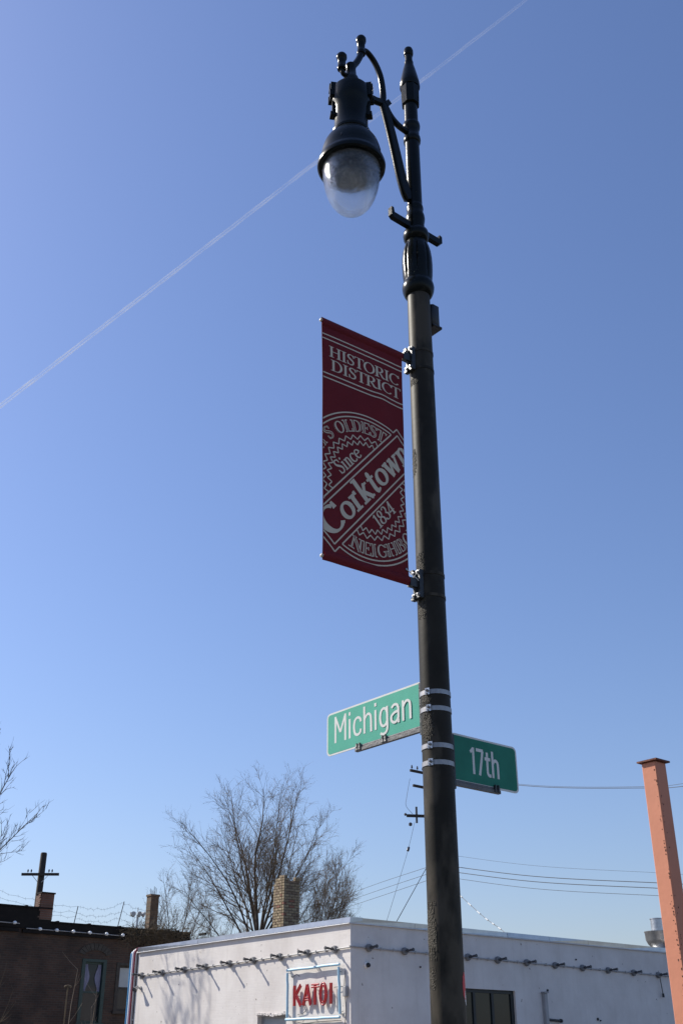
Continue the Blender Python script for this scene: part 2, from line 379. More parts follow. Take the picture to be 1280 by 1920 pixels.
MB().box(CX+T, XB, CY+T, YB-T, 4.0, 4.08).build('roof', M['roof'], wb, off=OFF)
# metal coping in lengths that do not sit quite true
rc = random.Random(4)
def coping(axis, a, b):
    m = MB(); dr = MB(); k = rc.uniform(-.014, .014); k2 = rc.uniform(-.010, .010)
    lo, hi = H-.085, H+.025
    for (d, o0, o1) in ((0, -.030, -.030),):
        if axis == 'y':
            v = [(CX-.030+k, a+.004, lo), (CX-.030+k2, b-.004, lo), (CX-.026, b-.004, hi), (CX-.026, a+.004, hi),
                 (CX+T+.03, b-.004, hi+.01), (CX+T+.03, a+.004, hi+.01), (CX-.012, a+.004, lo), (CX-.012, b-.004, lo), (CX+T+.03, a+.004, hi-.06), (CX+T+.03, b-.004, hi-.06)]
        else:
            v = [(a+.004, CY-.030+k, lo), (b-.004, CY-.030+k2, lo), (b-.004, CY-.026, hi), (a+.004, CY-.026, hi),
                 (b-.004, CY+T+.03, hi+.01), (a+.004, CY+T+.03, hi+.01), (a+.004, CY-.012, lo), (b-.004, CY-.012, lo), (a+.004, CY+T+.03, hi-.06), (b-.004, CY+T+.03, hi-.06)]
        m.add(v, [(0,1,2,3), (3,2,4,5), (0,6,7,1), (5,4,9,8), (0,3,5,8,6), (1,7,9,4,2)])
    p = m.build('coping', M['coping'], wb, off=OFF)
    if axis == 'y':
        dr.prism([(-.012,0),(-.062,-.012),(-.062,-.026),(-.012,-.016)], lambda x, z, t: (CX+x, t, lo+z), a+.004, b-.004)
    else:
        dr.prism([(-.012,0),(-.050,-.012),(-.050,-.022),(-.012,-.014)], lambda x, z, t: (t, CY+x, lo+z), a+.004, b-.004)
    dr.build('drip_edge', M['coping_edge'], p, off=OFF)
ys = [CY-.03, CY+3.1, CY+6.2, YB+.03]
for i in range(3): coping('y', ys[i], ys[i+1])
xs = [CX-.02] + [CX + 1.9 + i*1.55 for i in range(11)] + [XB+.3]
for i in range(len(xs)-1): coping('x', xs[i], xs[i+1])
# windows
def window_white(y0, y1, z0, z1):
    f = MB(); x = CX+.12
    f.box(x, x+.06, y0, y0+.06, z0, z1).box(x, x+.06, y1-.06, y1, z0, z1).box(x, x+.06, y0+.06, y1-.06, z1-.06, z1).box(x, x+.06, y0+.06, y1-.06, z0, z0+.06)
    fo = f.build('window', M['pipe_grey'], wb, off=OFF)
    MB().box(x+.02, x+.03, y0+.06, y1-.06, z0+.06, z1-.06).build('pane', M['shutter'], fo, off=OFF)
window_white(*LW)
re_ = random.Random(8)
for k in range(16):                        # torn render round the window head
    y = LW[0]-.06 + k*.078
    MB().obox((CX-.012, y, LW[3]+.02+re_.uniform(-.02,.03)), (.018,0,0), (0,.045,re_.uniform(-.012,.012)), (0,0,re_.uniform(.010,.028))).build('render_flake', M['white_y'], wb, off=OFF)
f = MB(); x0, x1, z0, z1 = RW; yy = CY+.06
f.box(x0, x1, yy, yy+.07, z1-.075, z1).box(x0, x1, yy, yy+.07, z0, z0+.075)
for xm in (x0+.04, x0+.62, x0+1.19, x0+1.81, x1-.06):
    f.box(xm-.04 if xm < x1-.1 else xm-.045, xm+.04 if xm < x1-.1 else x1, yy, yy+.07, z0+.075, z1-.075)
fo = tag(f.build('window', M['frame_dark'], wb, off=OFF), 'black steel framed window')
gx = [x0+.08, x0+.58, x0+.66, x0+1.15, x0+1.23, x0+1.77, x0+1.85, x1-.105]
for i in range(4):
    MB().box(gx[2*i], gx[2*i+1], yy+.03, yy+.04, z0+.075, z1-.075).build('pane', M['glass_dark'], fo, off=OFF)
# wall scars and small relics on the shaded wall
for (u, z, r) in ((8.2,2.55,.035),(8.3,2.52,.02),(9.3,2.30,.04),(6.35,3.16,.03),(2.05,3.5,.02),(7.55,3.93,.02)):
    MB().lathe_dir([(r,0),(r*.9,.03),(r*.4,.045)], (CX+u, CY+.002, z), (0,-1,0), 8).build('bolt_stub', M['dark_metal'], wb, off=OFF)

# ------------------------------------------------------------------ string lights on the white building
def fixture_meshes(nrm, along):
    nrm, along = Vector(nrm), Vector(along)
    b = MB(); b.lathe_dir([(.074,.004),(.080,.012),(.080,.06),(.068,.078),(.030,.084)], (0,0,0), nrm, 18)
    b.lathe_dir([(.024,0),(.024,.05)], along*.07 + nrm*.035, along, 10); b.lathe_dir([(.024,0),(.024,.05)], -along*.07 + nrm*.035, -along, 10)
    s = MB(); d = nrm + Vector((0,0,.06))
    s.lathe_dir([(.020,.07),(.020,.105),(.033,.11),(.033,.145),(.020,.15),(.017,.19),(.025,.195),(.027,.295),(.037,.30),(.037,.315),(.027,.317)], (0,0,0), d, 14)
    wv = MB(); wv.lathe_dir([(.008,0),(.012,.018),(.006,.02)], nrm*.125 + Vector((0,0,.03)), (0,0,1), 8)
    s.add(wv.v, wv.f)
    return b.mesh('junction_box', 40), s.mesh('socket', 40)
def string_lights(label, pts, nrm, along, ends, bent=None):
    t = thing('string_light', label, 'string light', (pts[0][0], pts[0][1], 0), 'conduit lights on the white building')
    base = Vector(t.location)
    mb_, ms_ = fixture_meshes(nrm, along)
    line = [Vector(p) + Vector(nrm)*.035 for p in ends]
    MB().tube(line, .017, 8).build('conduit', M['conduit'], t, 40, off=base)
    cm = MB().obox(Vector(nrm)*.03, Vector(along)*.012, Vector(nrm)*.028, (0,0,.028)).mesh('conduit_clip')
    for i in range(len(pts)-1):
        a, b = Vector(pts[i]), Vector(pts[i+1])
        for q in (.33, .68):
            link('conduit_clip', cm, M['conduit'], t, a.lerp(b, q) - base)
    for i, p in enumerate(pts):
        b = link('junction_box', mb_, M['box_grey'], t, Vector(p) - base)
        s = link('socket', ms_, M['socket'], b)
        s.rotation_euler = (0, 0, rnd.uniform(-.10, .10))
    return t
us = [.50, 1.49, 2.55, 3.62, 4.65, 5.74, 6.76, 7.88, 8.97]
zs = lambda u: 3.80 - .0115*u
string_lights('row of bulbless lamp sockets on conduit along the sunlit white wall', [(CX-.001, CY+u, zs(u)) for u in us], (-1,0,0), (0,1,0),
              [(CX, CY-.03, 3.808), (CX, CY+4, zs(4)), (CX, CY+9.2, zs(9.2))])
ur = [.50, 1.56, 2.57, 3.58, 4.60, 5.63, 6.69, 7.76, 8.80, 9.88, 10.98, 12.0, 13.1]
zr = lambda u: 3.825 - .0112*u
string_lights('row of bulbless lamp sockets on conduit along the shaded white wall', [(CX+u, CY-.001, zr(u)) for u in ur], (0,-1,0), (1,0,0),
              [(CX-.06, CY, 3.825), (CX+6, CY, zr(6)), (CX+14, CY, zr(14))])
# hanging cable from one socket
hc = MB(); p0 = Vector((CX+10.98, CY-.07, zr(10.98)-.06))
hc.tube(catmull([p0, p0+Vector((.01,-.01,-.2)), p0+Vector((.05,0,-.42))], 5), .012, 6); hc.tube([p0+Vector((.05,0,-.40)), p0+Vector((.055,0,-.50))], .03, 8)
tag(hc.build('hanging_cable', M['wire_black'], None, 40), 'short black cable with plug dangling from last socket on the shaded wall', 'cable')
# dome camera near the corner
t = thing('dome_camera', 'small dark round dome camera high on shaded wall near the building corner', 'camera', (CX+.44, CY, 3.47))
MB().lathe_dir([(.062,0),(.062,.03),(.055,.04)], (0,-.001,0), (0,-1,0), 18).build('mount', M['pipe_white'], t, 40)
MB().lathe_dir([(.050,.04),(.048,.07),(.038,.095),(.018,.11)], (0,0,0), (.25,-1,-.1), 18).build('dome', M['black_plastic'], t, 50)
# floodlight at the far end of the sunlit wall
t = thing('floodlight', 'small chrome floodlight on sunlit wall beside the coloured pipes', 'floodlight', (CX, CY+9.02, 3.38))
MB().lathe_dir([(.05,0),(.05,.03),(.018,.035),(.018,.12)], (-.001,0,0), (-1,0,0), 14).build('bracket', M['conduit'], t, 40)
MB().lathe_dir([(.028,-.08),(.038,-.03),(.075,.06),(.082,.075),(.07,.078)], (-.15,0,-.01), (-.75,-.2,-.6), 18).build('reflector', M['galv'], t, 40)
# flat duct with side pipe on the shaded wall
t = thing('wall_duct', 'narrow grey vertical duct with side pipe on shaded white wall', 'duct', (CX+6.18, CY, .14))
MB().bbox(-.055, .055, -.10, -.001, 0, 2.95, .01).bbox(-.085, .085, -.13, -.0015, 2.951, 2.985, .008).build('duct', M['pipe_grey'], t)
MB().tube([(.056,-.06,2.36),(.36,-.06,2.345),(.55,-.06,2.34)], .03, 10).lathe_dir([(.045,0),(.045,.05)], (.50,-.06,2.341), (1,0,0), 12).build('side_pipe', M['dark_metal'], t, 40)
# coloured pipes at the far end of the sunlit wall
for nm, mm, y, x, r, zt, lab in (('pipe', 'pipe_blue', 9.66, -.02, .034, 4.36, 'bright blue vertical pipe, outermost of four at the white building end'),
                             ('pipe', 'pipe_white', 9.56, -.02, .036, 4.40, 'white vertical pipe between the blue and dark red pipes'),
                             ('pipe', 'pipe_red', 9.46, -.02, .036, 4.42, 'dark red vertical pipe between two paler pipes'),
                             ('pipe', 'pipe_grey', 9.355, -.03, .026, 4.36, 'thin grey vertical pipe nearest the edge of the sunlit wall')):
    p = MB(); X, Y = CX+x, CY+y
    p.tube([(X,Y,.13),(X,Y,zt-.12)] + [(X+.12*(1-cos(a)), Y, zt-.12+.12*sin(a)) for a in (.4,.8,1.2,pi/2)] + [(X+1.6,Y,zt)], r, 12)
    o = p.build(nm, M[mm], None, 50); tag(o, lab, 'pipe')
    st = MB()
    for z in (1.4, 2.6, 3.75): st.obox((X+.02, Y, z), (.028,0,0), (0,r+.012,0), (0,0,.022))
    st.build('pipe_clip', M['galv'], o)

# ------------------------------------------------------------------ neon sign
ns = thing('neon_sign', 'red tube letters KATOI inside pale blue tube frame on sunlit wall', 'sign', (CX, CY+1.2, 2.42))
nb = Vector(ns.location)
def nz(u, z, d=.085): return (CX-d, CY+u, z)      # u from the corner along the sunlit wall
rn = random.Random(3)
for a, b in (((2.19,3.455),(.29,3.475)), ((2.19,2.425),(.26,2.43)), ((2.17,3.40),(2.15,2.47)), ((.30,3.42),(.26,2.49))):
    n = 7; pts = [nz(a[0]+(b[0]-a[0])*k/n, a[1]+(b[1]-a[1])*k/n + rn.uniform(-.006,.006), .085+rn.uniform(-.008,.008)) for k in range(n+1)]
    MB().tube(pts, .030, 10).build('frame_tube', M['neon_blue'], ns, 60, off=nb)
def offset_pair(pts, d):
    out = []
    for sgn in (-1, 1):
        q = []
        for i, p in enumerate(pts):
            a = Vector(pts[max(i-1,0)]); b = Vector(pts[min(i+1,len(pts)-1)]); t = (b-a).normalized()
            q.append(Vector(p) + Vector((-t.y, t.x))*d*sgn)
        out.append(q)
    return out
GL = {'K': [[(-.11,0),(-.11,.42)], [(.12,.42),(-.08,.20)], [(-.05,.22),(.13,0)]],
      'A': [[(-.13,0),(0,.42)], [(0,.42),(.13,0)], [(-.07,.13),(.07,.13)]],
      'T': [[(-.13,.385),(.13,.385)], [(0,.40),(0,0)]],
      'O': [[(.10*cos(a) if abs(cos(a))>.3 else .10*cos(a), .21+.20*sin(a)) for a in [k*pi/8 for k in range(17)]]],
      'I': [[(0,0),(0,.42)]]}
for ch, u in (('K',1.78),('A',1.42),('T',1.13),('O',.84),('I',.57)):
    m = MB()
    for stroke in GL[ch]:
        for q in offset_pair([Vector(p) for p in stroke], .026):
            m.tube([nz(u-p.x, 2.70+p.y) for p in q], .019, 8)
    m.build('letter', M['neon_red'], ns, 60, off=nb)
for u, z in ((2.18,3.4),(2.16,2.5),(.30,3.4),(.27,2.5),(1.2,3.46),(1.2,2.43),(1.78,2.9),(1.42,2.83),(1.13,3.0),(.84,2.9),(.57,2.9),(1.78,2.75),(.57,2.72)):
    MB().tube([nz(u,z,0), nz(u,z,.075)], .011, 6).build('stand_off', M['porcelain'], ns, off=nb)
for pth in (((.50,3.02,.05),(.42,3.03,.06),(.10,3.03,.02)), ((2.12,3.34,.02),(2.05,3.30,.03),(1.9,3.36,.03),(1.8,3.31,.02)), ((1.85,2.52,.02),(1.6,2.56,.03),(1.52,2.62,.02)),
            ((.30,3.33,.02),(.42,3.36,.03),(.36,3.44,.02)), ((.24,2.55,.02),(.33,2.50,.03),(.2,2.46,.02)), ((2.0,2.40,.03),(1.6,2.34,.02),(1.1,2.36,.03),(.3,2.37,.02)),
            ((.16,3.35,.02),(.19,3.0,.02),(.14,2.6,.02),(.17,2.3,.02))):
    MB().tube(catmull([nz(*p) for p in pth], 4), .007, 5).build('wiring', M['wire_grey'], ns, off=nb)
MB().bbox(CX-.09, CX-.001, CY+.07, CY+.17, 2.83, 3.03, .01).build('transformer_box', M['pipe_grey'], ns, off=nb)

# ------------------------------------------------------------------ brick chimney on the white building, brick by brick
ch = thing('brick_chimney', 'tan brick chimney with crumbling top rising behind white parapet', 'chimney', (18.36, 25.03, 4.08))
CWX, CWY, BH = .56, .50, .0715
MB().box(.022, CWX-.022, .022, CWY-.022, 0, 1.98).build('mortar_core', M['mortar'], ch)
rb = random.Random(12)
bm_cache = {}
def brick_mesh(l, d, mi):
    key = (round(l,3), round(d,3), mi)
    if key not in bm_cache:
        me = MB().bbox(0, l, 0, d, 0, BH-.011, .006).mesh('brick'); me.materials.append(M['brick_tan'][mi]); bm_cache[key] = me
    return bm_cache[key]
ncour = 30
for c in range(ncour):
    z = c*BH; top = c >= ncour-3
    odd = c % 2
    BL, G = .19, .010
    def put(x, y, l, d, off):
        j = rb.uniform(-.004, .004)
        mi = rb.choices((0,1,2,3), (4,4,2.2,.8))[0]
        o = link('brick', brick_mesh(l, d, mi), None, ch, (x + off[0]*j, y + off[1]*j, z + rb.uniform(0,.002)))
    # front (-y) and back rows run along x; side rows along y
    segs = ([0, .19, .375, .56] if not odd else [0, .095, .285, .465, .56])
    for i in range(len(segs)-1):
        gone = (top and (c == ncour-1 and i not in (0,) or c == ncour-2 and i in (1,)))
        if gone: continue
        put(segs[i]+G/2, 0, segs[i+1]-segs[i]-G, .085, (0,-1))
        if c % 1 == 0 and not top: put(segs[i]+G/2, CWY-.085, segs[i+1]-segs[i]-G, .085, (0,1))
    sy = ([.09, .25, .41] if odd else [.09, .17, .33, .41])
    for i in range(len(sy)-1):
        if c == ncour-1 and i > 0: continue
        put(0, sy[i]+G/2, .085, sy[i+1]-sy[i]-G, (-1,0))
        if not top: put(CWX-.085, sy[i]+G/2, .085, sy[i+1]-sy[i]-G, (1,0))
link('brick', brick_mesh(.20, .12, 1), None, ch, (.375, -.03, (ncour-2)*BH+BH*.55))

# ------------------------------------------------------------------ roof exhaust fan
t = thing('exhaust_fan', 'galvanised upblast exhaust fan standing on the white building roof', 'exhaust fan', (29.35, 20.75, 4.08))
MB().box(-.36,.36,-.36,.36,0,.26).box(-.40,.40,-.40,.40,.261,.30).build('kerb_base', M['galv'], t)
MB().lathe([(.16,.30),(.16,.48),(.20,.52),(.34,.66),(.40,.78),(.41,.98),(.425,1.0),(.425,1.02),(.38,1.02),(.30,.99)], n=32).build('bowl', M['galv'], t, 40)
MB().lathe([(.20,.98),(.20,1.36),(.215,1.37),(.215,1.39),(.17,1.40)], n=28).build('stack', M['galv'], t, 40)

# ------------------------------------------------------------------ dark brick building
BX, BY = 20.09, 36.52
bb = thing('brick_building', 'dark brick two-storey building with stepped parapet, in shade', 'building', (BX, BY, 0))
BO = (BX, BY, 0); XL, XR = BX-10.5, BX+2.40; YB2 = BY+14
W1 = (BX-1.80, BX-.98, 2.75, 4.66); W2 = (BX-.46, BX+.34, 3.15, 4.60)
w = MB(); BT = .35; ZR = 5.58
xs_ = [XL, W1[0], W1[1], W2[0], W2[1], XR]
w.box(XL, W1[0], BY, BY+BT, 0, ZR).box(W1[1], W2[0], BY, BY+BT, 0, ZR).box(W2[1], XR, BY, BY+BT, 0, ZR)
for q in (W1, W2): w.box(q[0], q[1], BY, BY+BT, 0, q[2]).box(q[0], q[1], BY, BY+BT, q[3], ZR)
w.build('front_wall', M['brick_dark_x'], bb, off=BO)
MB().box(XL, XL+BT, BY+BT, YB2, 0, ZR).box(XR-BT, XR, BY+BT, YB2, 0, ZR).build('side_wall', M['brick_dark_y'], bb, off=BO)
MB().box(XL, XR, YB2, YB2+BT, 0, ZR).build('rear_wall', M['brick_dark_x'], bb, off=BO)
MB().box(XL+BT, XR-BT, BY+BT, YB2, 5.3, 5.4).build('roof', M['roof'], bb, off=BO)
MB().box(XL, BX-3.2, BY-.05, BY+.30, ZR+.002, 6.24).box(XL, BX-3.2, BY-.09, BY+.34, 6.242, 6.29).build('parapet', M['tar'], bb, off=BO)
pp = MB().box(BX-3.198, XR, BY-.05, BY+.30, ZR+.002, 5.82).box(BX-3.198, XR, BY-.09, BY+.34, 5.822, 5.865)
pp.build('parapet', M['tar'], bb, off=BO)
rt = random.Random(5)
for k in range(11):                           # coping tiles' raised joints
    xk = BX-9 + k*1.2; zk = 6.292 if xk < BX-3.3 else 5.867
    MB().box(xk, xk+.08, BY-.10, BY+.35, zk-.05, zk+.025).build('coping_tile', M['tar'], bb, off=BO)
MB().box(BX-3.66, BX-3.20, BY-.07, BY+.38, 5.9, 6.74).build('pier', M['brick_dark_y'], bb, off=BO)
MB().box(BX-3.69, BX-3.17, BY-.10, BY+.41, 6.742, 6.79).build('pier_cap', M['tar'], bb, off=BO)
for k in range(11):
    z = 5.98+k*.072; MB().obox((BX-3.675, BY+.02+rt.uniform(-.03,.03), z), (.02+rt.uniform(0,.025),0,0), (0,.08,0), (0,0,.026)).build('pier_brick', M['brick_dark_y'], bb, off=BO)
def sash(q, curtain):
    x0, x1, z0, z1 = q; y = BY+.06
    m = MB(); m.box(x0-.06, x0+.07, BY-.03, y+.08, z0, z1).box(x1-.07, x1+.06, BY-.03, y+.08, z0, z1).box(x0-.06, x1+.06, BY-.035, y+.08, z1, z1+.09).box(x0-.10, x1+.10, BY-.10, y+.08, z0-.10, z0)
    m.box(x0+.07, x1-.07, y, y+.06, z0+.0, z0+.07).box(x0+.07, x1-.07, y, y+.06, z1-.07, z1).box(x0+.07, x1-.07, y, y+.05, (z0+z1)/2-.03, (z0+z1)/2+.03)
    wo = m.build('window', M['green_trim'] if curtain else M['stone'], bb, off=BO)
    MB().box(x0+.07, x1-.07, y+.03, y+.04, z0+.07, (z0+z1)/2-.03).build('pane', M['glass_night'], wo, off=BO)
    if curtain:
        c = MB(); n = 14
        for sg in (-1, 1):                     # two swagged curtains drawn apart
            xe = x0+.085 if sg < 0 else x1-.085
            zt, zb = z1-.07, (z0+z1)/2+.03; v = []; fcs = []
            for i in range(n+1):
                tt = i/n; wd = .10 + .16*abs(sin(pi*(tt*.9+.45)))**1.5 if False else .13 + .11*(sin(pi*tt)**2) - .03*tt
                for j in range(7):
                    s = j/6; v.append((xe - sg*wd*s, y+.020+.010*sin(s*16), zt+(zb-zt)*tt))
            for i in range(n):
                for j in range(6): fcs.append((i*7+j, i*7+j+1, i*7+8+j, i*7+7+j))
            c.add(v, fcs)
        c.build('curtain', M['curtain'], wo, off=BO)
        MB().box(x0+.07, x1-.07, y+.045, y+.05, (z0+z1)/2+.03, z1-.07).build('pane', M['glass_night'], wo, off=BO)
    else:
        MB().box(x0+.07, x1-.07, y+.03, y+.04, (z0+z1)/2+.03, z1-.07).build('pane', M['shutter'], wo, off=BO)
    return wo
sash(W1, True); sash(W2, False)
# arched stone head over the curtained window
xc = (W1[0]+W1[1])/2
for k in range(9):
    a0, a1 = pi*(.12+.76*k/9)+.012, pi*(.12+.76*(k+1)/9)-.012; r0, r1 = .46, .70; zc = W1[3]-.02
    MB().prism([(r0*cos(a0), r0*sin(a0)*.62), (r1*cos(a0), r1*sin(a0)*.72), (r1*cos(a1), r1*sin(a1)*.72), (r0*cos(a1), r0*sin(a1)*.62)],
             lambda x, z, tt: (xc+x, BY-tt, zc+.12+z), -.02, .035).build('arch_stone', M['stone'], bb, off=BO)
MB().box(BX-10, BX-4.35, BY-.12, BY-.002, 5.46, 5.56).build('cornice', M['tar'], bb, off=BO)
MB().box(BX-4.2, BX-.35, BY-.12, BY-.002, 5.44, 5.54).build('cornice', M['tar'], bb, off=BO)

t = thing('string_light', 'row of small white lamps along the dark brick building cornice', 'string light', (BX, BY, 5.5))
def blamp():
    a = MB(); a.tube(catmull([(0,-.121,0),(0,-.25,.04),(0,-.34,.04),(0,-.37,.02)], 4), .014, 6)
    b = MB(); b.lathe([(.035,-.055),(.062,-.03),(.068,0),(.05,.03),(.02,.05)], (0,-.385), 14)
    return a.mesh('lamp_arm', 50), b.mesh('lamp_bulb', 60)
ma_, mb2 = blamp()
for u in (-4.64, -3.72, -3.11, -2.50, -1.87, -1.23, -.59):
    zl = .06 if u > -4.3 else .2
    a = link('lamp_arm', ma_, M['conduit'], t, (u, 0, zl)); link('lamp_bulb', mb2, M['porcelain'], a)
MB().tube([(-4.1,-.13,.075),(-2.2,-.13,.07),(-.5,-.13,.06)], .014, 6).build('conduit', M['conduit'], t)
MB().tube([(-6,-.13,.22),(-4.36,-.13,.21)], .014, 6).build('conduit', M['conduit'], t)

# chimney stack on the brick building
t = thing('chimney_stack', 'narrow brown brick chimney stack with bare rods at brick building end', 'chimney', (BX+.90, BY+.45, 5.4))
MB().box(0,.34,0,.32,0,1.68).build('stack', M['brick_stack_x'], t)
MB().box(-.025,.365,-.025,.345,1.682,1.75).build('cap', M['brick_stack_x'], t)
for k in range(6): MB().tube([(.05+k*.045, .06+.18*(k % 2), 1.70), (.04+k*.05, .06+.18*(k % 2), 1.92+.06*(k % 3))], .009, 5).build('rod', M['dark_metal'], t)
# wire fence on the roof edge
t = thing('wire_fence', 'sagging barbed wire on leaning rods along the brick building roof', 'fence', (BX, BY+.2, 5.86))
rods = [((-9,0,.42),(-8.95,0,1.15)), ((-6.2,0,.42),(-6.15,0,1.15)), ((-2.23,0,0),(-2.14,0,.60)), ((-.52,0,0),(-.34,0,.90)), ((1.2,.3,0),(1.22,.3,.8))]
for a, b in rods: MB().tube([a, b], .015, 6).build('rod', M['dark_metal'], t)
ws = MB(); rf = random.Random(21)
for i in range(len(rods)-1):
    for h in (.35, .62, .95):
        a = Vector(rods[i][0]).lerp(Vector(rods[i][1]), h); b = Vector(rods[i+1][0]).lerp(Vector(rods[i+1][1]), h)
        n = 14; pts = []
        for k in range(n+1):
            p = a.lerp(b, k/n); p.z -= .14*sin(pi*k/n) ; p += Vector((0, rf.uniform(-.05,.05), rf.uniform(-.05,.05)))
            pts.append(p)
        ws.tube(pts, .0035, 4)
        for p in pts[1:-1]:
            ws.tube([p+Vector((rf.uniform(-.04,.04),0,-.05)), p+Vector((rf.uniform(-.04,.04),0,.05))], .003, 3)
ws.build('wire_strand', M['wire_grey'], t)["kind"] = "stuff"
# dry creeper over the parapet
vn = MB(); rv = random.Random(31)
for k in range(750):
    u = rv.triangular(-.75, 2.6, 1.1); z = rv.triangular(5.15, 6.02, 5.72); p = Vector((BX+u, BY-.10-rv.random()*.12, z)); pts = [p]
    d = Vector((rv.uniform(-1,1), rv.uniform(-.3,.15), rv.uniform(-.8,.9)))
    for q in range(4):
        d = (d + Vector((rv.uniform(-.6,.6), rv.uniform(-.25,.25), rv.uniform(-.6,.5)))).normalized(); pts.append(pts[-1] + d*rv.uniform(.05,.14))
    vn.tube(pts, [.009,.008,.006,.005,.003], 3, False)
o = vn.build('dry_vine', M['vine'], None); tag(o, 'tangled brown dry vine over the brick parapet behind the white building', 'vine', kind='stuff')

# ------------------------------------------------------------------ bare trees
def tree(name, label, base, seed, height, limbs, mats=('bark','twig'), trunk_r=.16, fork=.45, dens=1.0, spread=.5, lens=(1.0,.5,.34), seeds=0, up=.35, group=None, seedmat='seed', twr=.0085):
    R_ = random.Random(seed); base = Vector(base)
    root = thing(name, label, 'tree', base, group)
    tr = MB(); cr = MB(); tips = []
    def wander(p, d, L, n, jit, upw):
        pts = [p.copy()]; d = d.normalized()
        for i in range(n):
            d = (d + Vector((R_.gauss(0,jit), R_.gauss(0,jit), R_.gauss(0,jit) + upw/n))).normalized()
            pts.append(pts[-1] + d*(L/n))
        return pts
    def at(pts, t):
        f = t*(len(pts)-1); i = min(int(f), len(pts)-2); return pts[i].lerp(pts[i+1], f-i), (pts[i+1]-pts[i]).normalized()
    def side(d, ang):
        a = d.orthogonal().normalized(); a.rotate(Matrix.Rotation(R_.uniform(0, 2*pi), 3, d)); return (d*cos(ang) + a*sin(ang)).normalized()
    def twig(p, d, L, r, lev):
        pts = wander(p, d, L, 4 if lev < 3 else 3, .14, up*.6)
        cr.tube(pts, [r*(1-.75*i/(len(pts)-1)) for i in range(len(pts))], 3, False)
        if lev >= 3 or L < .22:
            if seeds and R_.random() < seeds: tips.append(pts[-1])
            return
        n = max(2, int(dens*(3 + L*5.0)))
        for k in range(n):
            q, dd = at(pts, R_.uniform(.15, 1)); twig(q, side(dd, R_.uniform(.4,.85)), L*R_.uniform(.35,.62), max(r*.6, twr*.6), lev+1)
    # trunk
    tp = wander(Vector((0,0,0)), Vector((0,0,1)), height*fork, 6, .03, .1)
    tr.tube(tp, [trunk_r*(1.25 if i == 0 else 1-.35*i/6) for i in range(7)], 9)
    for (t0, dx, dy, L, r) in limbs:
        p, d = at(tp, t0)
        d0 = Vector((dx, dy, 1)).normalized()
        pts = wander(p, d0, L, 9, .06, up)
        n = len(pts); tr.tube(pts, [r*(1-.86*i/(n-1)) for i in range(n)], 6)
        nb = int(dens*(7 + L*3.2))
        for k in range(nb):
            t = .14 + .86*(k+R_.random())/nb; q, dd = at(pts, t)
            Lb = L*R_.uniform(.22,.46)*(1.12-.62*t)*lens[0]; rb_ = max(r*(1-.86*t)*.5, twr*1.3)
            bp = wander(q, side(dd, R_.uniform(.35,.75)), Lb, 5, .09, up)
            cr.tube(bp, [rb_*(1-.8*i/5) for i in range(6)], 4, False)
            m = int(dens*(4 + Lb*6))
            for j in range(m):
                q2, d2 = at(bp, R_.uniform(.12, 1)); twig(q2, side(d2, R_.uniform(.35,.8)), Lb*R_.uniform(.25,.55)*lens[1]*2, max(rb_*.4, twr), 2)
        twig(pts[-1], pts[-1]-pts[-2], L*.12, twr*1.2, 2)
    tr.build('trunk', M[mats[0]], root, 60)
    cr.build('crown', M[mats[1]], root)
    if seeds and tips:
        sd = MB()
        for p in tips:
            for k in range(R_.randint(2,4)):
                q = p + Vector((R_.gauss(0,.04), R_.gauss(0,.04), R_.gauss(0,.04)-.03)); a = Vector((R_.gauss(0,1), R_.gauss(0,1), R_.gauss(0,1))).normalized()*.02; b = a.orthogonal().normalized()*.010
                sd.add([q-a, q+b, q+a, q-b], [(0,1,2,3)])
        s = sd.build('seed_clusters', M[seedmat], root); s["kind"] = "stuff"
    return root
# view-aligned directions: RT = to the right as seen from the corner, AW = away
RTx, RTy, AWx, AWy = .775, -.632, .632, .775
def dirs(r, a): return (r*RTx + a*AWx, r*RTy + a*AWy)
def limbset(spec): return [(t, *dirs(r, a), L, rad) for t, r, a, L, rad in spec]
tree('bare_tree', 'tall bare tree with fanned limbs behind the white building', (26.72, 37.57, 0), 5, 12.6,
     limbset([(.98,.04,.05,6.5,.075), (.97,.26,-.05,6.2,.062), (.96,-.20,.1,6.3,.064), (.90,-.45,-.1,5.7,.056), (.95,.14,.3,6.0,.054), (.88,.52,.12,5.2,.052),
              (.84,-.72,.05,5.3,.050), (.94,-.10,-.35,5.9,.050), (.72,-1.05,-.1,4.9,.044), (.80,.85,-.15,4.3,.042), (.97,.36,.35,5.5,.046), (.60,-1.3,.2,4.2,.036), (.93,-.32,.4,5.5,.046), (.92,.46,-.2,5.5,.046), (.88,.66,.3,4.8,.040),
              (.68,1.05,.2,3.6,.034), (.56,-1.1,-.3,3.6,.032), (.60,.9,.4,3.2,.030), (.96,.08,-.2,6.1,.048)]),
     trunk_r=.14, fork=.47, dens=.70, seeds=.45, twr=.0062, lens=(1.0,.46,.34), up=.16)
tree('bare_tree', 'smaller bare tree leaning right behind the brick chimney', (26.72, 34.95, 0), 9, 9.0,
     limbset([(.93,-.05,.1,3.8,.03), (.8,-.35,.1,3.2,.026), (.95,.50,.1,4.6,.042), (.9,.75,-.2,4.0,.036), (.98,.25,.2,4.2,.04), (.85,.62,.3,4.2,.036), (.8,.9,.1,3.4,.03), (.9,.36,-.3,4.2,.034), (.75,.8,.3,3.4,.028), (.92,.55,-.05,4.4,.034)]),
     trunk_r=.10, fork=.50, dens=.95, seeds=.4, twr=.0065)
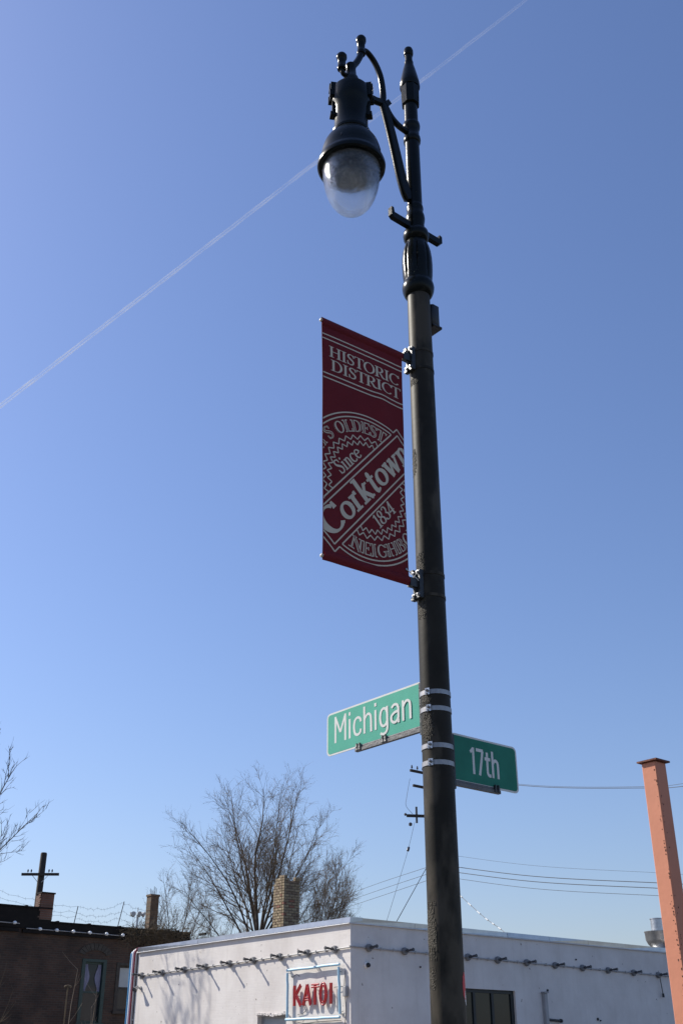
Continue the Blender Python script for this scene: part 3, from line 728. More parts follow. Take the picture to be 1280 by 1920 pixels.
tree('bare_tree', 'thin multi-stemmed bare tree between chimney stack and tall tree', (24.9, 41.6, 0), 14, 8.0,
     limbset([(.9,-.16,.1,4.3,.035), (.95,.08,-.1,4.2,.034), (.8,-.38,.2,3.8,.03), (.85,.36,.2,3.8,.03), (.7,.6,0,3.3,.028), (.75,-.6,-.1,3.0,.026)]),
     trunk_r=.09, fork=.62, dens=.9, seeds=.45, twr=.006)
tree('bare_tree', 'spindly low bare tree at the edge of the dry vine', (25.9, 40.3, 0), 23, 7.0,
     limbset([(.9,-.2,.1,3.0,.028), (.95,.25,-.1,2.9,.026), (.8,.6,.2,3.0,.025), (.8,-.55,.1,2.6,.022), (.7,.9,-.1,2.6,.02)]),
     trunk_r=.08, fork=.68, dens=1.0, seeds=.5, twr=.006)
tree('bare_tree', 'dark bare tree at the left edge with upturned twig ends', (11.52, 33.24, .13), 41, 10.9,
     limbset([(.97,.42,.05,4.6,.050), (.92,.75,-.1,4.3,.046), (.86,1.0,.1,3.9,.040), (.80,1.35,-.15,3.3,.032), (.9,-.5,.2,4.4,.055), (.98,-.1,-.4,4.4,.055), (.75,-1.0,-.1,3.8,.045)]),
     trunk_r=.17, fork=.56, dens=.72, mats=('bark','twig_dark'), up=.70, twr=.0085, lens=(.85,.42,.3))
def sapling(label, base, seed, h, stems, m='pale_stem'):
    R_ = random.Random(seed); t = thing('sapling', label, 'sapling', base); c = MB()
    for (r, a, L, rad) in stems:
        dx, dy = dirs(r, a); d = Vector((dx, dy, 1)).normalized(); p = Vector((0,0,0)); pts = [p.copy()]
        for k in range(8):
            d = (d + Vector((R_.gauss(0,.07), R_.gauss(0,.07), .05))).normalized(); p = p + d*L/8; pts.append(p.copy())
        MB().tube(pts, [rad*(1-.8*k/8) for k in range(9)], 5).build('stem', M[m], t)
        for k in range(7):
            q = pts[R_.randint(4, 8)]; d2 = (d + Vector((R_.gauss(0,.6), R_.gauss(0,.6), .1))).normalized(); LL = R_.uniform(.25,.7)
            c.tube([q, q+d2*LL*.5, q+d2*LL+Vector((0,0,.06))], [rad*.35, rad*.25, rad*.12], 4, False)
    c.build('twigs', M[m], t)["kind"] = "stuff"; return t
sapling('pale bare sapling standing before the curtained green window', (15.55, 31.2, .13), 3, 4, [(-.02,0,3.95,.022), (.22,.1,3.2,.020), (.10,-.1,2.9,.016)])
sapling('pale bare shrub at the bottom left against dark brick', (13.0, 33.2, .13), 8, 4, [(.12,0,4.3,.02), (.30,0,4.0,.018), (-.1,.1,4.1,.018), (.45,.1,3.6,.016), (.2,-.2,3.7,.015), (.0,.2,4.4,.015)], 'vine')
t = thing('slim_post', 'slim dark post with two small lamp heads before brick wall', 'post', (15.30, 31.40, .13))
MB().tube([(0,0,0),(0,0,3.42)], .022, 8).build('post', M['vine'], t)
for s in (-1, 1):
    MB().lathe_dir([(.012,0),(.03,.05),(.035,.10),(.02,.12)], (0,0,3.44), (s*RTx*.8, s*RTy*.8, -.45), 10).build('lamp_head', M['vine'], t, 40)

# ------------------------------------------------------------------ utility poles and wires
up = thing('utility_pole', 'tall wooden utility pole with three crossarms hidden behind the lamp post', 'utility pole', (38.265, 39.765, 0))
MB().lathe([(.17,0),(.15,7),(.115,15.0),(.09,15.05)], n=14).build('pole', M['wood_pole'], up, 40)
for z, l0, l1 in ((14.72,1.42,1.05), (13.98,1.25,1.05)):
    a = MB().bbox(-l0, l1, -.16, -.05, z-.06, z+.06, .01).build('crossarm', M['wood_pole'], up)
    if z > 14.5:
        for x in (-1.30,-.92,-.55,.5,.9):
            MB().lathe([(.012,z+.06),(.012,z+.12),(.045,z+.13),(.05,z+.19),(.03,z+.24),(.035,z+.27),(.012,z+.29)], (x,-.10), 10).build('insulator', M['insulator'], a, 40)
a = MB().obox((-.10,-.06,12.60), (1.05*.98,-1.05*.6,0), (.03,.05,0), (0,0,.065)).build('crossarm', M['wood_pole'], up)
MB().tube([(-.70,.30,12.25),(-.70,.30,13.05)], .055, 8).build('cutout_fuse', M['insulator'], a)
MB().lathe([(.02,12.08),(.09,12.12),(.09,12.22),(.02,12.27)], (-1.0,.45), 10).build('arrester', M['insulator'], a, 40)
MB().lathe_dir([(.02,0),(.07,.03),(.07,.10),(.02,.13)], (-1.13,.57,12.66), (-.85,.5,0), 10).build('end_insulator', M['insulator'], a, 40)
WIRES = {
 'w1': [(38.304,39.733,14.743),(38.549,33.081,12.989),(38.585,27.245,11.897),(38.137,24.384,11.448)],
 'w2': [(38.514,39.949,14.87),(38.783,33.277,13.107),(38.845,27.42,12.021),(38.418,24.542,11.645)],
 'w3': [(38.173,39.84,10.323),(39.057,33.957,9.124),(39.897,28.11,8.276),(39.971,26.243,8.035)],
 'w4': [(38.165,39.846,10.068),(39.042,33.969,8.891),(39.875,28.129,8.062),(39.947,26.263,7.828)],
 'w5': [(38.157,39.853,9.79),(39.023,33.985,8.589),(39.844,28.154,7.764),(39.913,26.291,7.539)],
 'w6': [(38.189,39.827,10.861),(39.087,33.933,9.594),(39.94,28.076,8.685),(40.015,26.207,8.411)],
 'l1': [(38.169,39.843,10.195),(45.537,53.19,11.288),(57.26,75.889,12.654)],
 'l2': [(38.159,39.851,9.866),(45.533,53.193,10.875),(57.267,75.884,12.232)],
 'l3': [(38.15,39.858,9.563),(45.53,53.196,10.497),(57.272,75.88,11.854)],
 'g1': [(37.626,40.286,12.346),(36.667,39.778,10.844),(34.887,38.648,8.868),(33.095,37.529,6.909),(29.5,35.3,3.0)],
 'g2': [(38.045,39.944,10.17),(32.141,35.726,6.845),(26.2,31.5,3.5)],
 'g3': [(39.031,39.14,9.087),(36.446,34.796,7.285),(34.993,32.11,6.239),(32.5,27.5,4.08)],
 'j1': [(37.488,40.399,14.524),(37.271,40.446,13.551),(37.241,40.471,13.122),(37.552,40.346,12.743)]}
def extend(pts):                                   # carry a line on past the picture edge
    a, b = Vector(pts[-2]), Vector(pts[-1]); d = (b-a).normalized()
    return [Vector(p) for p in pts] + [b + d*8 + Vector((0,0,.5)), b + d*18 + Vector((0,0,2.2))]
WL = [('w1','power_line','upper pair: lower of the two wires reaching right from behind 17th sign',.014),('w2','power_line','upper pair: higher of the two wires reaching right from behind 17th sign',.009),
      ('w6','power_line','faintest top wire of the lower bundle crossing to the orange post',.006),('w3','power_line','second wire from top in lower bundle right of the lamp post',.016),
      ('w4','power_line','third wire from top in lower bundle right of the lamp post',.016),('w5','power_line','lowest wire of the bundle right of the lamp post',.010),
      ('l1','power_line','highest of three thin wires running left from the lamp post to the trees',.012),('l2','power_line','middle of three thin wires running left toward the trees',.012),
      ('l3','power_line','lowest of three thin wires running left toward the trees',.012)]
for k, nm, lab, r in WL:
    pts = extend(WIRES[k]) if k[0] == 'w' else WIRES[k]
    tag(MB().tube(catmull(pts, 8), r, 5).build(nm, M['wire_grey']), lab, 'wire', 'overhead wires')
g = tag(MB().tube(catmull(WIRES['g1'], 6), .009, 5).build('guy_wire', M['wire_grey']), 'thin guy wire with a small black insulator left of the lamp post', 'wire')
p = Vector(WIRES['g1'][1]); d = (Vector(WIRES['g1'][2])-p).normalized()
MB().lathe_dir([(.03,-.16),(.065,-.12),(.065,.12),(.03,.16)], p, d, 10).build('strain_insulator', M['insulator'], g, 40)
tag(MB().tube(catmull(WIRES['g2'], 6), .017, 5).build('guy_wire', M['wire_black']), 'dark guy wire slanting down left to the white roof', 'wire')
g = tag(MB().tube(catmull(WIRES['g3'], 6), .013, 5).build('guy_wire', M['wire_grey']), 'banded guy cable slanting down right onto the white roof', 'wire')
cp = catmull(WIRES['g3'], 10); 
for i in range(2, 27, 3): MB().tube([cp[i], cp[i+1]], .030, 6).build('cable_sleeve', M['insul_pale'], g)
tag(MB().tube(catmull(WIRES['j1'], 6), .010, 5).build('jumper_wire', M['wire_grey']), 'slack jumper wire between the crossarms left of the lamp post', 'wire')
# old pole with a single crossarm
t = thing('utility_pole', 'dark pole with one crossarm like a cross behind the brick pier', 'utility pole', (25.382, 56.724, 0))
MB().lathe([(.20,0),(.17,11.62),(.14,11.68)], n=14).build('pole', M['wood_pole'], t, 40)
ad = Vector((RTx, RTy, 0)); an = Vector((AWx, AWy, 0))
a = MB().obox(Vector((0,0,10.52))-an*.22, ad*1.0, an*.06, (0,0,.065)).build('crossarm', M['wood_pole'], t)
for s in (-.68,-.5,.45,.62):
    q = ad*s - an*.22; MB().lathe([(.012,10.58),(.012,10.64),(.04,10.65),(.045,10.72),(.02,10.78)], (q.x,q.y), 8).build('insulator', M['insulator'], a, 40)
for s in (-1, 1): MB().tube([ad*s*.42-an*.2+Vector((0,0,10.46)), ad*s*.10-an*.17+Vector((0,0,10.12))], .015, 5).build('brace', M['galv'], a)
# little mast with a cluster of pale insulators
t = thing('floodlight_mast', 'short mast with cluster of pale floodlights above brick roof', 'mast', (24.621, 44.44, 0))
MB().lathe([(.07,0),(.05,7.35)], n=10).build('mast', M['galv'], t, 40)
for k in range(7):
    an_ = 2*pi*k/7; MB().lathe_dir([(.02,0),(.07,.05),(.10,.14),(.10,.17)], (.16*cos(an_), .16*sin(an_), 7.40), (cos(an_), sin(an_), -.25), 10).build('floodlight_head', M['insul_pale'], t, 40)
MB().tube([(0,0,7.35),(0,0,7.65)], .02, 6).build('aerial', M['galv'], t)

# ------------------------------------------------------------------ orange steel post
PX, PY = 6.462, 4.430
op = thing('steel_post', 'salmon orange square steel post with rusty cap plate at right edge', 'post', (PX, PY, .13))
PW = .061; PH = 3.475-.13
MB().bbox(-PW, PW, -PW, PW, 0, PH, .008).build('column', M['orange'], op, 30)
MB().bbox(-.165, .165, -.165, .165, -.02, .0, .004).box(-.15,.15,-.15,.15,0.001,.012).build('base_plate', M['orange'], op)
MB().box(-PW-.021, PW+.021, -PW-.021, PW+.021, PH+.001, PH+.012).build('cap_plate', M['orange_cap'], op)
MB().prism([(0,0),(.018,.0005),(.018,-.05),(.008,-.03)], lambda x, z, tt: (PW+x, tt, PH+z), -.02, .05).build('gusset', M['orange_cap'], op)
ru = MB(); r5 = random.Random(6)
for k in range(150):
    z = PH - r5.random()**.8*2.2; e = abs(r5.gauss(0,.011)); sz = r5.uniform(.0008,.0030)
    if r5.random() < .65: c = (-PW+.002+e*.15 - .0015, -PW-.0005+.004, z) if False else (-PW-.0005, -PW+.008+e, z)
    else: c = (-PW+.008+e, -PW-.0005, z)
    ax = (.0012,0,0) if c[0] < -PW else (sz,0,0); ay = (0,sz,0) if c[0] < -PW else (0,.0012,0)
    ru.obox(c, ax, ay, (0,0,sz*r5.uniform(.8,2.5)))
ru.build('rust_blisters', M['rust'], op)["kind"] = "stuff"

# ------------------------------------------------------------------ street lamp
LX, LY = 3.934, 4.018
sl = thing('street_lamp', 'ornate dark green cast-iron street lamp with teardrop globe on tall pole', 'street lamp', (LX, LY, .13))
G0 = .13
def zz(prof): return [(r, z-G0) for r, z in prof]
MB().lathe(zz([(.20,.13),(.20,.17),(.185,.19),(.185,.30),(.17,.33),(.165,.62),(.15,.70),(.125,.80),(.12,.86),(.128,.90),(.115,.94),(.095,.97),(.09,1.0)])).build('base', M['lamp_gloss'], sl, 40)
MB().lathe(zz([(.0865,1.0),(.085,1.8),(.0818,3.3),(.0775,5.0),(.0742,6.13)]), n=56).build('shaft', M['pole'], sl, 50)
MB().lathe(zz([(.075,6.085),(.083,6.09),(.094,6.105),(.104,6.135),(.1065,6.16),(.103,6.185),(.094,6.20),(.093,6.21)]), n=48).build('lower_collar', M['lamp_gloss'], sl, 40)
def flute(r, z, a):
    zz_ = (z+G0-6.21)/.34; k = max(0, sin(pi*min(1,max(0,zz_*1.02))))**.5
    return r - .010*k*max(0, cos(a*8))**6
vas = [(.092,6.205),(.0965,6.23),(.101,6.28),(.1035,6.34),(.102,6.40),(.096,6.46),(.084,6.51),(.071,6.545),(.066,6.56)]
fine = []
for i in range(len(vas)-1):
    for k in range(4): fine.append((vas[i][0]+(vas[i+1][0]-vas[i][0])*k/4, vas[i][1]+(vas[i+1][1]-vas[i][1])*k/4))
fine.append(vas[-1])
MB().lathe(zz(fine), n=96, rfun=flute).build('fluted_vase', M['lamp_gloss'], sl, 60)
MB().lathe(zz([(.06,6.555),(.075,6.565),(.086,6.585),(.089,6.61),(.084,6.64),(.069,6.655),(.061,6.66),(.060,6.72),(.064,6.735),(.0665,6.76),(.064,6.79),(.057,6.81),(.056,6.84),(.059,6.85),(.057,6.87),(.0525,6.885)]), n=40).build('upper_collar', M['lamp_gloss'], sl, 40)
MB().lathe(zz([(.0525,6.86),(.0515,7.4),(.049,7.90)]), n=32).build('upper_shaft', M['lamp_gloss'], sl, 40)
MB().lathe(zz([(.051,7.475),(.060,7.485),(.063,7.51),(.060,7.535),(.054,7.545),(.054,7.61),(.060,7.62),(.063,7.645),(.060,7.67),(.051,7.68)]), n=32).build('arm_collar', M['lamp_gloss'], sl, 40)
def octr(r, z, a): return r*(cos(pi/8)/cos(((a+pi/8) % (pi/4))-pi/8))
MB().lathe(zz([(.055,7.86),(.066,7.865),(.070,7.90),(.071,8.02),(.072,8.04)]), n=48, rfun=octr).build('finial_collar', M['lamp_gloss'], sl, 30)
fi = MB().lathe(zz([(.072,8.041),(.0755,8.05),(.0755,8.065),(.071,8.07),(.0735,8.08),(.0735,8.095),(.064,8.15),(.048,8.235),(.033,8.30),(.034,8.31),(.034,8.32),(.0285,8.325),(.0275,8.39),(.033,8.395),(.0365,8.415),(.0365,8.445),(.031,8.465),(.016,8.475)]), n=32)
fi.build('finial', M['lamp_gloss'], sl, 40)
# bracket arms, in the plane x-z (arm reaches towards -x, over the avenue)
def P(s, z, y=0): return (-s, y, z-G0)
def flatbar(path, wid, thick):
    """bar of rectangular section following path in the arm plane; wid in-plane, thick across"""
    pts = [Vector(p) for p in path]; m = MB(); v = []; f = []; n = len(pts)
    ww = wid if isinstance(wid, list) else [wid]*n
    for i, p in enumerate(pts):
        tt = (pts[min(i+1,n-1)]-pts[max(i-1,0)]).normalized(); q = Vector((-tt.z, 0, tt.x))
        h = ww[i]/2; k = thick/2; c = min(h,k)*.5
        for a, b in ((-h+c,-k),(h-c,-k),(h,-k+c),(h,k-c),(h-c,k),(-h+c,k),(-h,k-c),(-h,-k+c)):
            v.append(p + q*a + Vector((0,b,0)))
    for i in range(n-1):
        for k in range(8): f.append((i*8+k, i*8+8+k, i*8+8+(k+1)%8, i*8+(k+1)%8))
    f.append(tuple(range(8))); f.append(tuple(reversed(range((n-1)*8, n*8)))); return m.add(v, f)
br = catmull([P(.275,7.70), P(.245,7.60), P(.205,7.45), P(.165,7.28), P(.125,7.10), P(.085,6.97), P(.050,6.91)], 5)
nbr = len(br)
flatbar(br, [.066+.026*(i/(nbr-1)) for i in range(nbr)], .044).build('bracket_brace', M['lamp_gloss'], sl, 45)
cs = catmull([P(.265,7.70), P(.21,7.62), P(.14,7.575), P(.05,7.565)], 5)
flatbar(cs, .046, .036).build('bracket_strut', M['lamp_gloss'], sl, 45)
flatbar([P(.50,7.645), P(.42,7.655), P(.34,7.672), P(.265,7.70)], [.070,.062,.056,.060], .040).build('bracket_bar', M['lamp_gloss'], sl, 45)
MB().obox(P(.243,7.705), (.016,0,-.012), (0,.024,0), (.018,0,.026)).build('bracket_stub', M['lamp_gloss'], sl)
ar = catmull([P(.276,7.70), P(.272,7.80), P(.292,7.95), P(.345,8.06), P(.42,8.115), P(.472,8.09)], 6)
MB().tube(ar, [.025-.006*i/(len(ar)-1) for i in range(len(ar))], 12).build('crook_arm', M['lamp_gloss'], sl, 60)
# lantern
AX = .572
def fin(s, z0, z1):
    return MB().lathe([(r, z0-G0+(z1-z0)*q) for r, q in ((.020,0),(.031,.02),(.033,.12),(.030,.2),(.0285,.22),(.0285,.66),(.034,.70),(.0375,.78),(.0375,.90),(.031,.98),(.014,1.0))], (-s,0), 22)
fin(.474, 8.045, 8.225).build('crook_finial', M['lamp_gloss'], sl, 45)
hood = MB().lathe([(r, z-G0) for r, z in ((.196,6.865),(.214,6.862),(.225,6.872),(.228,6.892),(.222,6.915),(.210,6.93),(.206,6.945),(.202,6.985),(.195,7.03),(.184,7.07),(.168,7.105),(.148,7.135),(.126,7.158),(.132,7.164),(.133,7.182),(.120,7.19),
        (.116,7.20),(.115,7.40),(.119,7.41),(.121,7.44),(.132,7.46),(.135,7.50),(.136,7.57),(.132,7.588),(.10,7.60),(.068,7.61),(.064,7.64),(.062,7.69),(.052,7.725),(.040,7.75),(.034,7.83),(.038,7.84),(.036,7.858),(.02,7.862))], (-AX,0), 56).build('lantern_hood', M['lamp_gloss'], sl, 35)

for k in (0, 1, 2):
    a = radians((150, 62, -48)[k]); c, s_ = cos(a), sin(a); m = MB()
    ra, tg = Vector((c,s_,0)), Vector((-s_,c,0)); o_ = Vector((-AX,0,0))
    m.obox(o_ + ra*.128 + Vector((0,0,7.555-G0)), ra*.020, tg*.050, (0,0,.060)); m.obox(o_ + ra*.140 + Vector((0,0,7.600-G0)), ra*.014, tg*.020, (0,0,.030)); m.obox(o_ + ra*.140 + tg*.036 + Vector((0,0,7.52-G0)), ra*.014, tg*.010, (0,0,.030)); m.obox(o_ + ra*.140 - tg*.036 + Vector((0,0,7.52-G0)), ra*.014, tg*.010, (0,0,.030))
    m.obox(o_ + ra*.120 + Vector((0,0,7.40-G0)), ra*.014, tg*.022, (0,0,.065)); m.obox(o_ + ra*.130 + Vector((0,0,7.345-G0)), ra*.016, tg*.026, Vector((0,0,.014)))
    m.build('lug', M['lamp_gloss'], hood)
for k in range(4):
    a = radians(90*k + 32); c, s_ = cos(a), sin(a); ra = Vector((c,s_,0)); o_ = Vector((-AX,0,-G0))
    MB().tube([o_+ra*r+Vector((0,0,z)) for r, z in ((.128,7.155),(.150,7.118),(.172,7.07),(.190,7.02),(.200,6.98))], .0065, 6).build('hood_rib', M['lamp_gloss'], hood, 60)
MB().tube(catmull([P(.580,7.80), P(.555,7.86), P(.515,7.94), P(.485,8.02), P(.476,8.07)], 5), [.024]*21, 12).build('scroll_arm', M['lamp_gloss'], hood, 60)
MB().tube(catmull([P(.575,7.79), P(.605,7.735), P(.640,7.725), P(.655,7.765)], 5), .017, 12).build('scroll_arm', M['lamp_gloss'], hood, 60)
fin(.655, 7.755, 7.905).build('scroll_finial', M['lamp_gloss'], hood, 45)
# globe: ribbed acrylic shell with real thickness
def globe_prof(off):
    out = []
    for i in range(25):
        a = pi/2*i/24
        out.append(((.192-off)*sin(a)**.86 if i else .0015, 6.885-.392*cos(a)**.90+off*cos(a)))
    return out
def globe_mat():
    m = bpy.data.materials.new('globe_acrylic'); m.use_nodes = True; nodes, links, b = N(m)
    b.inputs['Base Color'].default_value = (.93,.95,.96,1); b.inputs['Roughness'].default_value = .06; b.inputs['IOR'].default_value = 1.30
    b.inputs['Transmission Weight'].default_value = 1.0
    tc = nodes.new('ShaderNodeTexCoord'); vo = nodes.new('ShaderNodeTexVoronoi'); vo.inputs['Scale'].default_value = 75; links.new(tc.outputs['Object'], vo.inputs['Vector'])
    bp = nodes.new('ShaderNodeBump'); bp.inputs['Strength'].default_value = .26; bp.inputs['Distance'].default_value = .006
    links.new(vo.outputs['Distance'], bp.inputs['Height']); links.new(bp.outputs[0], b.inputs['Normal'])
    df = nodes.new('ShaderNodeBsdfTranslucent'); df.inputs[0].default_value = (.88,.90,.92,1); links.new(bp.outputs[0], df.inputs['Normal'])
    dd = nodes.new('ShaderNodeBsdfDiffuse'); dd.inputs[0].default_value = (.85,.86,.88,1); links.new(bp.outputs[0], dd.inputs['Normal'])
    m0 = nodes.new('ShaderNodeMixShader'); m0.inputs[0].default_value = .5; links.new(df.outputs[0], m0.inputs[1]); links.new(dd.outputs[0], m0.inputs[2])
    tp = nodes.new('ShaderNodeBsdfTransparent'); tp.inputs[0].default_value = (.93,.95,.97,1)
    m1 = nodes.new('ShaderNodeMixShader'); m1.inputs[0].default_value = .45; links.new(b.outputs[0], m1.inputs[1]); links.new(tp.outputs[0], m1.inputs[2])
    m2 = nodes.new('ShaderNodeMixShader'); m2.inputs[0].default_value = .15; links.new(m1.outputs[0], m2.inputs[1]); links.new(m0.outputs[0], m2.inputs[2])
    mr = nodes.new('ShaderNodeMapRange'); mr.inputs['From Min'].default_value = .35; mr.inputs['From Max'].default_value = .80; mr.inputs['To Min'].default_value = .03; mr.inputs['To Max'].default_value = .10
    links.new(vo.outputs['Distance'], mr.inputs['Value']); links.new(mr.outputs[0], m2.inputs[0])
    out = [n for n in nodes if n.type == 'OUTPUT_MATERIAL'][0]; links.new(m2.outputs[0], out.inputs[0]); return m
M['globe'] = globe_mat()
gp = globe_prof(0) + list(reversed(globe_prof(.006)))
MB().lathe([(r, z-G0) for r, z in gp], (-AX,0), 64, close=False).build('globe', M['globe'], hood, 80)
MB().lathe([(r, z-G0) for r, z in ((.19,6.868),(.185,6.92),(.12,7.0),(.05,7.02))], (-AX,0), 40).build('reflector', M['black_plastic'], hood, 40)
MB().lathe([(r, z-G0) for r, z in ((.04,6.78),(.055,6.785),(.055,6.90),(.075,6.91),(.075,7.0))], (-AX,0), 24).build('lamp_holder', M['dark_metal'], hood, 40)
MB().lathe([(r, z-G0) for r, z in ((.09,6.765),(.105,6.772),(.105,6.80),(.09,6.806))], (-AX,0), 28).build('lamp_plate', M['dark_metal'], hood, 60)
# crossbar with upturned ends
cb = MB(); cb.prism([(-.235,.055),(-.215,.058),(-.208,.018),(-.19,.018),(.19,.018),(.208,.018),(.213,.052),(.235,.046),(.235,-.012),(.215,-.030),(-.215,-.030),(-.235,-.012)],
                    lambda x, z, tt: (x, tt, 6.68-G0+z), -.018, .018)
cb.build('crossbar', M['lamp_gloss'], sl)
# outlet box on the far side of the pole
MB().bbox(.066, .148, -.052, .052, 5.87-G0, 6.06-G0, .018).build('outlet_box', M['black_plastic'], sl, 50)
MB().bbox(.070, .152, -.058, .058, 5.862-G0, 5.884-G0, .006).build('outlet_cover', M['black_plastic'], sl)
# scraps of old handbills, as wrinkled skins on the shaft
def shaft_r(z):
    pr = [(1.0,.0865),(1.8,.085),(3.3,.0818),(5.0,.0775),(6.13,.0742)]
    for i in range(4):
        if z <= pr[i+1][0]: q = (z-pr[i][0])/(pr[i+1][0]-pr[i][0]); return pr[i][1]+q*(pr[i+1][1]-pr[i][1])
    return .0742
VIEW = math.atan2(-LY, -LX)                 # bearing from the pole to the viewer
def skin(name, deg0, deg1, z0, z1, m, seed, h=.0012, ragged=.25, amp=.0012):
    """patch on the shaft between bearings (degrees, measured from the viewer, positive to the viewer's left)"""
    R_ = random.Random(seed); na, nzv = 14, 14; v = []; f = []; ok = []
    for i in range(nzv+1):
        for j in range(na+1):
            z = z0+(z1-z0)*i/nzv; a = VIEW - radians(deg0+(deg1-deg0)*j/na)
            r = shaft_r(z) + h + abs(R_.gauss(0, amp)); v.append((r*cos(a), r*sin(a), z-G0))
    for i in range(nzv):
        for j in range(na):
            e = hypot((i+.5)/nzv*2-1, (j+.5)/na*2-1)
            if e + R_.uniform(-ragged, ragged) < 1.0: q = i*(na+1)+j; f.append((q, q+1, q+na+2, q+na+1))
    return MB().add(v, f).build(name, M[m], sl, 60)
for d0, d1, z0, z1, sd in ((25,75,4.03,4.20,1),(20,70,3.79,3.90,2),(12,64,3.30,3.39,3),(8,66,3.10,3.25,4),(30,82,2.03,2.30,5),(38,80,1.90,2.0,6),(20,70,5.36,5.42,7),(45,85,4.72,4.9,9)):
    skin('paper_residue', d0, d1, z0, z1, 'residue', sd, h=.0005, ragged=.50, amp=.0009)
tag(skin('sticker', -58, -88, 1.86, 1.98, 'sticker_red', 11, ragged=.05, amp=.0002), 'red sticker on the pole edge')
skin('sticker', -70, -95, 1.835, 1.90, 'sticker_white', 12, ragged=.05, amp=.0002)

# ------------------------------------------------------------------ letters made of strokes
def strk(pts, w):
    n = len(pts); ws = w if isinstance(w, (list, tuple)) else [w]*n; L_ = []; R2 = []
    for i in range(n):
        ax, ay = pts[max(i-1,0)]; bx, by = pts[min(i+1,n-1)]; dx, dy = bx-ax, by-ay; l = hypot(dx,dy) or 1
        k = 1.0
        if 0 < i < n-1:
            d1 = (pts[i][0]-ax, pts[i][1]-ay); d2 = (bx-pts[i][0], by-pts[i][1]); c = (d1[0]*d2[0]+d1[1]*d2[1])/((hypot(*d1)*hypot(*d2)) or 1)
            k = 1/max(.5, sqrt(max(0,(1+c)/2)))
        nx, ny = -dy/l*ws[i]/2*k, dx/l*ws[i]/2*k
        L_.append((pts[i][0]+nx, pts[i][1]+ny)); R2.append((pts[i][0]-nx, pts[i][1]-ny))
    return [[L_[i], L_[i+1], R2[i+1], R2[i]] for i in range(n-1)]
def smooth2(pts, n=5):
    return [(p.x, p.y) for p in catmull([Vector((x,y,0)) for x, y in pts], n)]
def arc(cx, cy, rx, ry, a0, a1, T, t, n=18):
    pts = []; ws = []
    for k in range(n+1):
        a = radians(a0+(a1-a0)*k/n); pts.append((cx+rx*cos(a), cy+ry*sin(a))); ws.append(t+(T-t)*abs(cos(a))**1.4)
    return strk(pts, ws)
def hs(x, y, w, t): return strk([(x-w/2,y),(x+w/2,y)], t)
